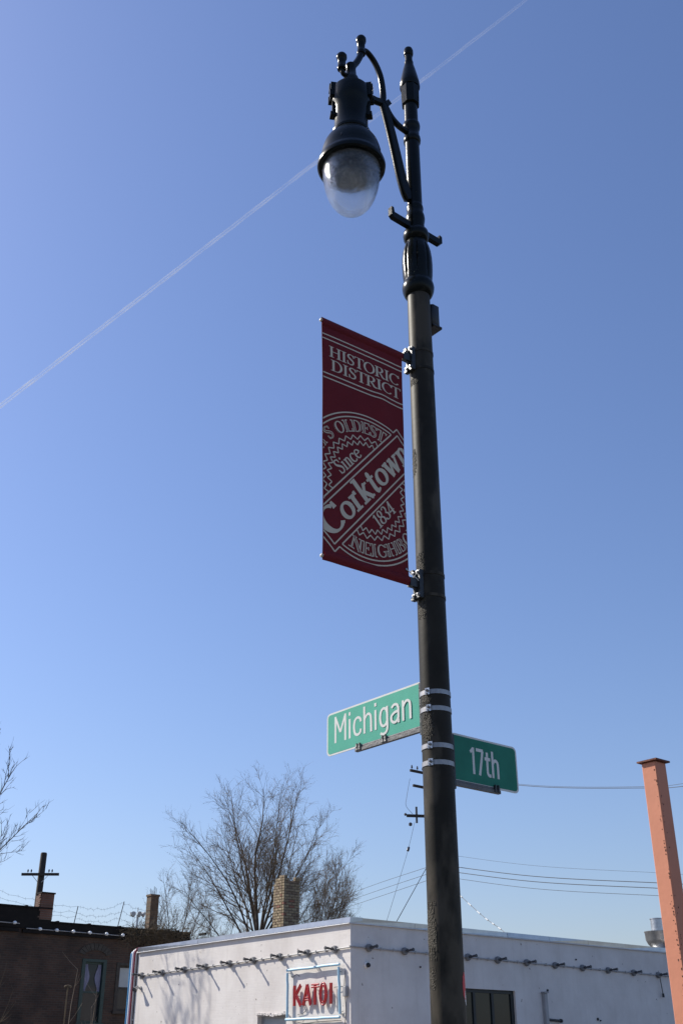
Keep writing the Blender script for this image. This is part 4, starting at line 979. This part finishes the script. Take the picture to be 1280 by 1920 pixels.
def serif_glyph(c, T, t):
    """returns polygons, advance; cap height 1"""
    g = []; b = t*.5; sw = T+.17
    def stem(x, y0=0., y1=1., w=None, top=True, bot=True):
        q = strk([(x,y0),(x,y1)], w or T)
        if bot: q += hs(x, y0+b, sw, t)
        if top: q += hs(x, y1-b, sw, t)
        return q
    h = T/2
    if c == 'H': return stem(.16)+stem(.66)+strk([(.16,.53),(.66,.53)], t), .82
    if c == 'I': return stem(.19), .38
    if c == 'S' or c == 's':
        p = smooth2([(.46,.76),(.42,.90),(.28,.965),(.13,.90),(.11,.74),(.20,.60),(.36,.47),(.46,.33),(.43,.13),(.27,.035),(.12,.10),(.07,.27)], 3)
        n = len(p); ws = [t+(T*1.05-t)*max(0,1-abs(i/(n-1)-.5)*2.6)**.8 for i in range(n)]
        return strk(p, ws)+strk([(.475,.70),(.455,.97)], t)+strk([(.055,.34),(.075,.02)], t), .55
    if c == 'T': return strk([(.32,0),(.32,1)], T)+hs(.32,b,sw,t)+strk([(.02,1-b),(.62,1-b)], t)+strk([(.03,.99),(.0,.78)], [t*1.6,t*.5])+strk([(.61,.99),(.64,.78)], [t*1.6,t*.5]), .64
    if c == 'O': return arc(.40,.5,.40-h*.9,.5-b,0,360,T,t,30), .80
    if c == 'C': return arc(.42,.5,.42-h*.9,.5-b,48,318,T,t,26)+strk([(.70,.98),(.71,.72)], [t,t*1.8])+strk([(.70,.17),(.64,.10)], t), .74
    if c == 'G': return arc(.42,.5,.42-h*.9,.5-b,48,312,T,t,26)+strk([(.70,.98),(.71,.72)], [t,t*1.8])+strk([(.70,.06),(.70,.44)], T)+hs(.68,.44,sw,t), .82
    if c == 'D': return stem(.16)+strk([(.16,1-b),(.34,1-b)], t)+strk([(.16,b),(.34,b)], t)+arc(.34,.5,.36-h*.3,.5-b,-90,90,T,t), .76
    if c == 'R': return stem(.16)+strk([(.16,1-b),(.36,1-b)], t)+strk([(.16,.48),(.36,.48)], t)+arc(.36,.74,.19,.26-b,-90,90,T,t)+strk(smooth2([(.33,.49),(.46,.28),(.56,.08),(.70,.03)],4), T*.85), .68
    if c == 'B': return stem(.16)+strk([(.16,1-b),(.34,1-b)], t)+strk([(.16,.53),(.36,.53)], t)+strk([(.16,b),(.36,b)], t)+arc(.34,.765,.17,.235-b,-90,90,T,t)+arc(.36,.265,.21,.265-b,-90,90,T,t), .66
    if c == 'N': return stem(.14,w=t*1.4)+stem(.68,w=t*1.4,bot=False)+strk([(.12,1),(.68,.0)], T), .82
    if c == 'E': return stem(.16)+strk([(.16,1-b),(.54,1-b)], t)+strk([(.16,.52),(.42,.52)], t)+strk([(.16,b),(.56,b)], t)+strk([(.54,1),(.56,.76)], t)+strk([(.56,0),(.59,.26)], t)+strk([(.42,.64),(.42,.40)], t), .62
    if c == 'L': return stem(.16)+strk([(.16,b),(.54,b)], t)+strk([(.54,0),(.57,.28)], t), .60
    if c == "'": return strk([(.10,1.0),(.08,.70)], [T,t]), .20
    X = .64                                      # lower case
    if c == 'i': return strk([(.17,0),(.17,X)], T)+hs(.17,b,sw*.9,t)+hs(.12,X-b,.16,t)+[[(.17+.085*cos(k*pi/3), .86+.085*sin(k*pi/3)) for k in range(6)]], .34
    if c == 'n': return strk([(.17,0),(.17,X)], T)+hs(.17,b,sw*.9,t)+hs(.10,X-b,.16,t)+strk(smooth2([(.19,X-.16),(.30,X-.03),(.42,X-.06),(.47,X-.22)],4), [t*1.2]*9+[T*.8]*3+[T])+strk([(.47,X-.2),(.47,0)], T)+hs(.47,b,sw*.9,t), .62
    if c == 'c': return arc(.30,X/2,.30-h*.9,X/2-b,52,318,T,t,22)+strk([(.47,X-.05),(.46,X-.17)], T*.8), .53
    if c == 'e': return arc(.29,X/2,.29-h*.9,X/2-b,8,320,T,t,22)+strk([(.08,X*.54),(.50,X*.54)], t), .55
    if c == 'o': return arc(.31,X/2,.31-h*.9,X/2-b,0,360,T,t,26), .62
    if c == 'r': return strk([(.17,0),(.17,X)], T)+hs(.17,b,sw,t)+hs(.10,X-b,.18,t)+strk(smooth2([(.19,X-.2),(.28,X-.05),(.40,X-.03)],4), [t]*5+[T*.9]*4), .46
    if c == 'k': return strk([(.17,0),(.17,1.0)], T)+hs(.17,b,sw,t)+hs(.10,1-b,.18,t)+strk([(.20,.26),(.46,X)], t*1.6)+strk([(.28,.36),(.54,0)], T*.9)+hs(.46,X-b,.22,t)+hs(.52,b,.22,t), .64
    if c == 't': return strk(smooth2([(.19,.86),(.19,.5),(.19,.16),(.26,.04),(.40,.07)],4), [t]+[T]*12+[T*.7]*2+[t]*2)+hs(.20,X-b,.36,t*1.1), .42
    if c == 'w': return strk([(.10,X),(.27,0)], T)+strk([(.27,.02),(.44,X)], t*1.3)+strk([(.42,X),(.59,0)], T)+strk([(.59,.02),(.76,X)], t*1.3)+hs(.11,X-b,.26,t)+hs(.42,X-b,.22,t)+hs(.75,X-b,.22,t), .86
    if c == '1': return strk([(.25,0),(.25,1)], T)+hs(.25,b,sw+.04,t)+strk([(.25,.98),(.08,.86)], t), .46
    if c == '8': return arc(.27,.75,.17,.25-b,0,360,T*.9,t,24)+arc(.27,.26,.22,.26-b,0,360,T,t,24), .56
    if c == '3': return arc(.23,.75,.17,.25-b,-90,160,T*.9,t,20)+arc(.24,.26,.21,.26-b,-165,90,T,t,20), .54
    if c == '4': return strk([(.38,0),(.38,1)], T)+strk([(.38,.98),(.03,.30)], t*1.2)+strk([(.02,.29),(.54,.29)], t*1.3)+hs(.38,b,sw*.9,t), .58
    return [], .34
def sans_glyph(c, w):
    """plain condensed strokes, cap height 1"""
    h = w/2; X = .73; GAP = .125
    if c == 'M': return strk([(h,0),(h,1)], w)+strk([(.58-h,0),(.58-h,1)], w)+strk([(h*.9,.985),(.29,.36)], w*.92)+strk([(.58-h*.9,.985),(.29,.36)], w*.92), .58+GAP
    if c == 'i': return strk([(h,0),(h,X)], w)+strk([(h,.86),(h,.99)], w), w+GAP
    if c == 'c': return strk(smooth2([(.37,.50),(.34,.62),(.22,X-h),(.09,.60),(h,.365),(.09,.12),(.22,h),(.34,.11),(.37,.23)],4), w), .40+GAP*.8
    if c == 'h': return strk([(h,0),(h,1)], w)+strk(smooth2([(h,.50),(.13,.63),(.24,X-h),(.34,.60),(.37-h*.2,.44)],4), w)+strk([(.37-h*.2,.46),(.37-h*.2,0)], w), .40+GAP
    if c == 'n': return strk([(h,0),(h,X)], w)+strk(smooth2([(h,.50),(.13,.63),(.24,X-h),(.34,.60),(.37-h*.2,.44)],4), w)+strk([(.37-h*.2,.46),(.37-h*.2,0)], w), .40+GAP
    if c == 'g': return strk(smooth2([(.36,.52),(.31,.64),(.20,X-h),(.09,.60),(h,.365),(.09,.13),(.20,h),(.31,.10),(.36,.2)],4), w)+strk(smooth2([(.37,X),(.37,.3),(.37,-.05),(.31,-.19),(.18,-.24),(.05,-.19)],4), w), .40+GAP
    if c == 'a': return strk(smooth2([(.05,.60),(.16,X-h),(.29,.66),(.35,.54)],4), w)+strk([(.35,.56),(.35,0)], w)+strk(smooth2([(.35,.43),(.18,.40),(h,.30),(h,.14),(.16,h),(.28,.09),(.35,.2)],4), w), .39+GAP
    if c == '1': return strk([(.20,0),(.20,1)], w)+strk([(.20,.97),(.03,.80)], w*.9), .36
    if c == '7': return strk([(.0,1-h),(.40,1-h)], w)+strk([(.37,1-h),(.30,.6),(.16,0)], w), .47
    if c == 't': return strk(smooth2([(.15,.92),(.15,.5),(.15,.16),(.22,h),(.33,.06)],4), w)+strk([(.0,X-h),(.32,X-h)], w), .39
    return [], .3
def set_text(s, glyph, height, x0, x1):
    """polys in text space: x from x0 to x1 (scaled to fit), baseline 0"""
    out = []; x = 0
    for i, c in enumerate(s):
        ps, adv = glyph(c); out.append((x, ps)); x += adv
    k = (x1-x0)/x; r = []
    for gx, ps in out:
        for p in ps: r.append([(x0+(gx+a)*k, b*height) for a, b in p])
    return r
def clip_rect(poly, x0, x1, y0, y1):
    def cut(pl, inside, inter):
        o = []
        for i in range(len(pl)):
            a, b = pl[i-1], pl[i]
            if inside(b):
                if not inside(a): o.append(inter(a, b))
                o.append(b)
            elif inside(a): o.append(inter(a, b))
        return o
    def ix(v): return lambda a, b: (v, a[1]+(b[1]-a[1])*(v-a[0])/(b[0]-a[0]))
    def iy(v): return lambda a, b: (a[0]+(b[0]-a[0])*(v-a[1])/(b[1]-a[1]), v)
    for ins, it in ((lambda p: p[0] >= x0, ix(x0)), (lambda p: p[0] <= x1, ix(x1)), (lambda p: p[1] >= y0, iy(y0)), (lambda p: p[1] <= y1, iy(y1))):
        poly = cut(poly, ins, it)
        if len(poly) < 3: return []
    return poly

# ------------------------------------------------------------------ street name signs
def street_sign(label, axis, lo, hi, z0, z1, text, t0, t1, base, cap, clamps, bands, facing):
    """blade along axis ('y' or '-x' offset from pole), facing = side of the lettering"""
    t = thing('street_sign', label, 'street sign', (LX, LY, z0))
    def pt(u, z, d):                       # u along the blade from the pole, d out of the face towards the viewer
        return (-d, u, z-z0) if axis == 'y' else (u, -d, z-z0)
    def rrect(a, b, c, d, r, n=6):
        o = []
        for cx, cy, s in ((b-r,d-r,0),(a+r,d-r,90),(a+r,c+r,180),(b-r,c+r,270)):
            for k in range(n+1):
                q = radians(s+90*k/n); o.append((cx+r*cos(q), cy+r*sin(q)))
        return o
    flip = 1
    MB().prism(rrect(lo, hi, z0, z1, .030), pt, -.0015, .0015).build('blade', M['sign_white'], t)
    e = .0105
    MB().prism(rrect(lo+e if lo > .05 else lo, hi-e, z0+e, z1-e, .022), pt, .0016, .0022).build('green_field', M['sign_green_sunlit' if axis == 'y' else 'sign_green'], t)
    MB().prism(rrect(lo, hi, z0, z1, .030), pt, -.0025, -.0016).build('blade_back', M['sign_green'], t)
    lt = MB(); n = 0
    for p in set_text(text, lambda c: sans_glyph(c, .090 if axis == 'y' else .122), cap, 0, abs(t1-t0)):
        n += 1
        lt.add([pt(t0 + (x if t1 > t0 else -x), base+z, .0026+n*.00002) for x, z in p], [tuple(range(len(p)))])
    lt.build('lettering', M['sign_white'], t)
    a = MB()
    L1 = max(clamps)+.03
    a.prism([(-.011,-.021),(.011,-.021),(.011,-.004),(.004,0),(.004,.010),(-.004,.010),(-.004,0),(-.011,-.004)],
            (lambda x, z, q: (x, q, z-.003)) if axis == 'y' else (lambda x, z, q: (q, x, z-.003)), .08, L1)
    a.build('support_arm', M['arm_grey'], t)
    for c in clamps:
        m = MB()
        for s in (-1, 1):
            for q in (-.014, .010):
                m.prism([(q-.008,-.019),(q+.010,-.019),(q+.006,.018),(q-.001,.021)], lambda x, z, d: pt(c+x, z0+z, d), s*.004, s*.017)
        m.build('clamp', M['dark_metal'] if axis != 'y' else M['bracket_light'], t)
    # pole plate and straps
    if axis == 'y': MB().box(-.03,.03,.072,.098, -.05, z1-z0-.02).build('pole_plate', M['dark_metal'], t)
    else: MB().box(.072,.098,-.03,.03, -.05, z1-z0-.02).build('pole_plate', M['dark_metal'], t)
    for zb in bands:
        r = shaft_r(zb)+.001
        s = MB().lathe([(r,zb-z0-.0125),(r+.0022,zb-z0-.0125),(r+.0022,zb-z0+.0125),(r,zb-z0+.0125)], n=56, close=False).build('strap', M['steel'], t, 30)
        an_ = VIEW - radians(24 + (3 if zb > 3.3 else 0)); ra = Vector((cos(an_), sin(an_), 0)); tg = Vector((-sin(an_), cos(an_), 0)); c = ra*(r+.006) + Vector((0,0,zb-z0))
        MB().obox(c, ra*.005, tg*.013, (0,0,.018)).build('buckle', M['galv'], s)
        MB().lathe_dir([(.008,0),(.008,.010),(.005,.012),(.005,.018)], c+ra*.005+Vector((0,0,.004)), ra, 10).lathe_dir([(.005,0),(.005,.008)], c+ra*.005-tg*.004+Vector((0,0,-.012)), ra, 8).build('bolt', M['steel'], s)
    return t
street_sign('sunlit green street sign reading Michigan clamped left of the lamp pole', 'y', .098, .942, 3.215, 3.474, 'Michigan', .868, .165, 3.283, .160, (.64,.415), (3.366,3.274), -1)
street_sign('shaded green street sign reading 17th clamped right of the lamp pole', '-x', .098, .618, 2.922, 3.183, '17th', .240, .480, 2.980, .146, (.43,), (3.074,2.984), -1)

# ------------------------------------------------------------------ banner
BAN_W, BAN_H, BAN_TOP = .618, 1.600, 5.575
S0 = .160                                    # gap from pole axis to the banner's inner edge
bn = thing('street_banner', 'maroon vinyl Corktown historic district banner hanging beside the lamp pole', 'banner', (LX, LY, BAN_TOP-BAN_H))
bd = Vector((-cos(radians(3.2)), sin(radians(3.2)), 0)); bnrm = Vector((-sin(radians(3.2)), -cos(radians(3.2)), 0))
def surf(u, v, off=0.0):
    """u from the outer edge, v down from the top"""
    s = S0 + (BAN_W-u) + .010*sin(pi*v/BAN_H)*(u/BAN_W) - .022*(v/BAN_H)*(1-u/BAN_W)
    bow = .016*sin(pi*v/BAN_H)*sin(pi*(.15+.75*u/BAN_W)) + .0035*sin(9*u+5.5*v)*sin(pi*v/BAN_H) + .010*math.exp(-((u-.44)/.05)**2-((v-.44)/.13)**2) + .008*math.exp(-((u-.50)/.05)**2-((v-.66)/.10)**2) - .006*math.exp(-((u-.58)/.05)**2-((v-.30)/.20)**2) + .006*math.exp(-((u-.06)/.05)**2-((v-1.45)/.15)**2)
    return bd*s + bnrm*(bow+off) + Vector((0,0,BAN_H-v))
nu, nv = 36, 90; v = []; f = []
for side_ in (0, 1):
    for j in range(nv+1):
        for i in range(nu+1): v.append(surf(BAN_W*i/nu, BAN_H*j/nv, .0008 if side_ == 0 else -.0008))
st_ = (nu+1)*(nv+1)
for j in range(nv):
    for i in range(nu):
        a = j*(nu+1)+i; f.append((a, a+nu+1, a+nu+2, a+1)); f.append((st_+a, st_+a+1, st_+a+nu+2, st_+a+nu+1))
for j in range(nv):
    for i in (0, nu):
        a = j*(nu+1)+i; f.append((a, a+nu+1, st_+a+nu+1, st_+a))
for i in range(nu):
    for j in (0, nv):
        a = j*(nu+1)+i; f.append((a, a+1, st_+a+1, st_+a))
cl = MB().add(v, f).build('cloth', M['banner'], bn, 60)
hem = MB()                                    # stitched rod pockets
for v0, v1 in ((.0,.062), (BAN_H-.062, BAN_H)):
    vv = []; ff = []; nn = 24; mm = 8
    for i in range(nn+1):
        for k in range(mm+1):
            q = k/mm; vv.append(surf(BAN_W*i/nn, v0+(v1-v0)*q, .001+.0145*sin(pi*q)))
    for i in range(nn):
        for k in range(mm): a = i*(mm+1)+k; ff.append((a, a+1, a+mm+2, a+mm+1))
    MB().add(vv, ff).build('rod_pocket', M['banner'], cl, 60)
pr = MB(); pn = [0]
def put_print(polys, mb=pr, off=.0020):
    for p in polys:
        q = clip_rect(p, .004, BAN_W-.004, .004, BAN_H-.004)
        if len(q) >= 3:
            pn[0] += 1
            mb.add([surf(x, y, off + (pn[0] % 50)*.000006) for x, y in q], [tuple(range(len(q)))])
def line(a, b, w, n=None):
    n = n or max(2, int(hypot(b[0]-a[0], b[1]-a[1])/.025))
    put_print(strk([(a[0]+(b[0]-a[0])*k/n, a[1]+(b[1]-a[1])*k/n) for k in range(n+1)], w))
for vv in (.118, .150, .398, .430): line((0,vv), (BAN_W,vv), .0085)
put_print([[(x, .270-y) for x, y in p] for p in set_text('HISTORIC', lambda c: serif_glyph(c, .145, .06), .078, .050, .590)])
put_print([[(x, .366-y) for x, y in p] for p in set_text('DISTRICT', lambda c: serif_glyph(c, .145, .06), .078, .062, .600)])
EC = (.318, 1.068); BA = radians(48.5)
dx_, dy_ = (cos(BA), -sin(BA)), (sin(BA), cos(BA))       # along the diagonal band, and across it (down-right)
def E2(a, c): return (EC[0]+a*dx_[0]+c*dy_[0], EC[1]+a*dx_[1]+c*dy_[1])
RO, RI, HB = .472, .445, .131
LWD = .0085
def ring_arc(r, half, w=LWD):                   # arc of the half-disc above (-1) or below (+1) the band
    a0 = math.asin(HB/r); n = 60; pts = []
    for k in range(n+1):
        a = a0+(pi-2*a0)*k/n; pts.append(E2(r*cos(a), half*r*sin(a)))
    put_print(strk(pts, w))
for half in (-1, 1):
    ring_arc(RO, half); ring_arc(RI, half)
    x = sqrt(RI**2-HB**2); line(E2(-x, half*HB), E2(x, half*HB), LWD)
    # saw-tooth rings
    for rr0, rr1 in ((.297,.325), (.260,.288)):
        nT = 26; a0 = math.asin(HB/rr0)*.97; pts = []
        for k in range(nT+1):
            a = a0+(pi-2*a0)*k/nT; r = rr1 if k % 2 else rr0; pts.append(E2(r*cos(a), half*r*sin(a)))
        put_print([q for i in range(nT) for q in strk([pts[i], pts[i+1]], LWD*.85)])
line(E2(-.476,-.100), E2(.476,-.100), LWD); line(E2(.476,-.100), E2(.476,.100), LWD); line(E2(.476,.100), E2(-.476,.100), LWD); line(E2(-.476,.100), E2(-.476,-.100), LWD)
for sg in (-1, 1):
    xo = sqrt(RO**2-HB**2)
    line(E2(sg*xo,-HB), E2(sg*.506,-HB), LWD); line(E2(sg*.506,-HB), E2(sg*.506,HB), LWD); line(E2(sg*.506,HB), E2(sg*xo,HB), LWD)
put_print([[E2(x, .128-.075-y if False else .070-y) for x, y in p] for p in set_text('C', lambda c: serif_glyph(c, .20, .085), .160, -.468, -.300)])
put_print([[E2(x, .068-y) for x, y in p] for p in set_text('orktown', lambda c: serif_glyph(c, .175, .085), .160, -.295, .470)])
put_print([[E2(x, -.152-y) for x, y in p] for p in set_text('Since', lambda c: serif_glyph(c, .15, .07), .092, -.108, .118)])
put_print([[E2(x, .226-y) for x, y in p] for p in set_text('1834', lambda c: serif_glyph(c, .15, .065), .084, -.122, .080)])
dk = MB()
def ring_text(s, half, r0, height, span):
    glyphs = [(c, *serif_glyph(c, .25, .10)) for c in s]; tot = sum(g[2] for g in glyphs); k = span/tot
    for pas, (T_, t_, mb_, off) in enumerate(((.215,.085,pr,.0022), (.070,.010,dk,.0030))):
        ang = -span/2; polys = []
        for c in s:
            ps, adv = serif_glyph(c, T_, t_); adv = serif_glyph(c, .25, .10)[1]
            for p in ps:
                o = []
                for x, y in p:
                    a = ang + x*k
                    if half < 0: r = r0+y*height; o.append(E2(r*sin(a), -r*cos(a)))
                    else: r = r0+(1-y)*height; o.append(E2(r*sin(a), r*cos(a)))
                polys.append(o)
            ang += adv*k
        put_print(polys, mb_, off)
ring_text("DETROIT'S OLDEST", -1, .346, .080, radians(138))
ring_text('NEIGHBORHOOD', 1, .346, .080, radians(134))
lo_ = pr.build('lettering', M['banner_print'], cl); dk.build('lettering_inline', M['banner'], cl)["kind"] = "stuff"
for zt, nm in ((BAN_H-.024, 'top'), (.024, 'bottom')):
    z = zt; LE = surf(0, BAN_H-z).dot(bd)
    MB().tube([bd*.085+Vector((0,0,z)), bd*(LE+.002)+Vector((0,0,z))], .0095, 10).build('rod', M['bracket_light'], bn, 60)
    MB().lathe_dir([(.010,0),(.011,.004),(.011,.013),(.006,.017)], bd*(LE-.006)+Vector((0,0,z)), bd, 12).build('rod_cap', M['plastic_cap'], bn, 40)
    # cast bracket saddle, two straps with bolts
    b = MB(); rS = shaft_r(z+BAN_TOP-BAN_H)
    side2 = Vector((-bd.y, bd.x, 0))
    b.obox(bd*(rS+.012)+Vector((0,0,z)), bd*.014, side2*.030, (0,0,.085)); b.obox(bd*(rS+.045)+Vector((0,0,z)), bd*.035, side2*.016, (0,0,.026))
    b.prism([(.0,.075),(.03,.03),(.062,.022),(.062,-.022),(.03,-.03),(.0,-.075)], lambda x, zq, q: tuple(bd*(rS+.02+x)+side2*q+Vector((0,0,z+zq))), -.006, .006)
    bo = b.build('bracket', M['dark_metal'], bn)
    for dz in (-.068, .068):
        r = shaft_r(z+dz+BAN_TOP-BAN_H)+.001
        MB().lathe([(r,z+dz-.009),(r+.002,z+dz-.009),(r+.002,z+dz+.009),(r,z+dz+.009)], n=48, close=False).build('strap', M['pole'], bo, 30)
        for sg in (-1, 1):
            MB().lathe_dir([(.010,0),(.010,.008),(.006,.009),(.006,.016)], bd*(rS+.026)+side2*sg*.020+Vector((0,0,z+dz)), bd, 10).build('bolt', M['steel'], bo)
        MB().obox(bd*(rS+.020)-side2*.03+Vector((0,0,z+dz*1.22)), bd*.014, side2*.012, (0,0,.010)).build('strap_lug', M['dark_metal'], bo)
MB().tube([surf(BAN_W-.018, BAN_H-.095, .004), bd*.115-Vector((bd.y*-.02, 0, 0))+Vector((0,-.02,.045)), bd*.098+Vector((0,-.02,.03))], .0028, 5).build('cable_tie', M['rope'], bn)
MB().lathe_dir([(.007,-.001),(.007,.004)], surf(BAN_W-.018, BAN_H-.095, .001), bnrm, 12).build('grommet', M['steel'], bn)

# ------------------------------------------------------------------ contrail, nine kilometres up
def contrail_mat(name, dens):
    m = bpy.data.materials.new(name); m.use_nodes = True; nodes, links, b = N(m)
    out = [n for n in nodes if n.type == 'OUTPUT_MATERIAL'][0]
    df = nodes.new('ShaderNodeBsdfDiffuse'); df.inputs[0].default_value = (.95,.95,.95,1)
    tl_ = nodes.new('ShaderNodeBsdfTranslucent'); tl_.inputs[0].default_value = (.95,.95,.95,1)
    m0 = nodes.new('ShaderNodeMixShader'); m0.inputs[0].default_value = .5; links.new(df.outputs[0], m0.inputs[1]); links.new(tl_.outputs[0], m0.inputs[2])
    tp = nodes.new('ShaderNodeBsdfTransparent')
    tc = nodes.new('ShaderNodeTexCoord'); nz_ = nodes.new('ShaderNodeTexNoise'); nz_.inputs['Scale'].default_value = .0022; nz_.inputs['Detail'].default_value = 1.5; nz_.inputs['Roughness'].default_value = .7
    links.new(tc.outputs['Object'], nz_.inputs['Vector'])
    mr = nodes.new('ShaderNodeMapRange'); mr.inputs['From Min'].default_value = .30; mr.inputs['From Max'].default_value = .68; mr.inputs['To Min'].default_value = dens*.4; mr.inputs['To Max'].default_value = dens
    links.new(nz_.outputs['Fac'], mr.inputs['Value'])
    sx = nodes.new('ShaderNodeSeparateXYZ'); links.new(tc.outputs['Object'], sx.inputs[0])
    fd = nodes.new('ShaderNodeMapRange'); fd.inputs['From Min'].default_value = -4500; fd.inputs['From Max'].default_value = 5500; fd.inputs['To Min'].default_value = .30; fd.inputs['To Max'].default_value = 1.0
    links.new(sx.outputs['Y'], fd.inputs['Value'])                 # the trail is fresher, thinner ice towards its newer end
    mu = nodes.new('ShaderNodeMath'); mu.operation = 'MULTIPLY'; links.new(mr.outputs[0], mu.inputs[0]); links.new(fd.outputs[0], mu.inputs[1])
    m1 = nodes.new('ShaderNodeMixShader'); links.new(mu.outputs[0], m1.inputs[0]); links.new(tp.outputs[0], m1.inputs[1]); links.new(m0.outputs[0], m1.inputs[2]); links.new(m1.outputs[0], out.inputs[0])
    return m
M['contrail'] = contrail_mat('contrail_ice', .36)
M['contrail_thin'] = contrail_mat('contrail_thin_ice', .07)
ct = thing('contrail', 'thin white double jet contrail crossing the blue sky diagonally', 'contrail', (5000, 9000, 9000))
rk = random.Random(77)
def trail(a, b, r0, r1, nm, m_):
    a, b = Vector(a), Vector(b); n = 220; pts = []; rad = []; ph = [rk.uniform(0,6.28) for _ in range(4)]
    for k in range(n+1):
        q = k/n; p = a.lerp(b, q); p += Vector((rk.gauss(0,1.2), rk.gauss(0,1.2), rk.gauss(0,1.2))); pts.append(p - Vector((5000,9000,9000))); rad.append((r0+(r1-r0)*q)*(1+.22*sin(q*61+ph[0])*sin(q*17+ph[1])+.18*sin(q*131+ph[2])+rk.uniform(-.08,.08)))
    MB().tube(pts, rad, 10, True).build(nm, m_, ct, 80)
A0, B0 = Vector((4575.97,15110.6,9000)), Vector((5690.8,3689.97,9000))
dd_ = (B0-A0).normalized(); pp_ = Vector((dd_.y, -dd_.x, 0)).normalized()
ext = 4000
for o_, r0, r1 in ((-32,16,3.5), (33,14,3.2), (0,22,4.5)):
    w_ = 1.0 if o_ else 1.0
    trail(A0 - dd_*ext + pp_*o_, B0 + dd_*2500 + pp_*o_*.22, r0, r1, 'vapour_trail', M['contrail'] if o_ else M['contrail_thin'])
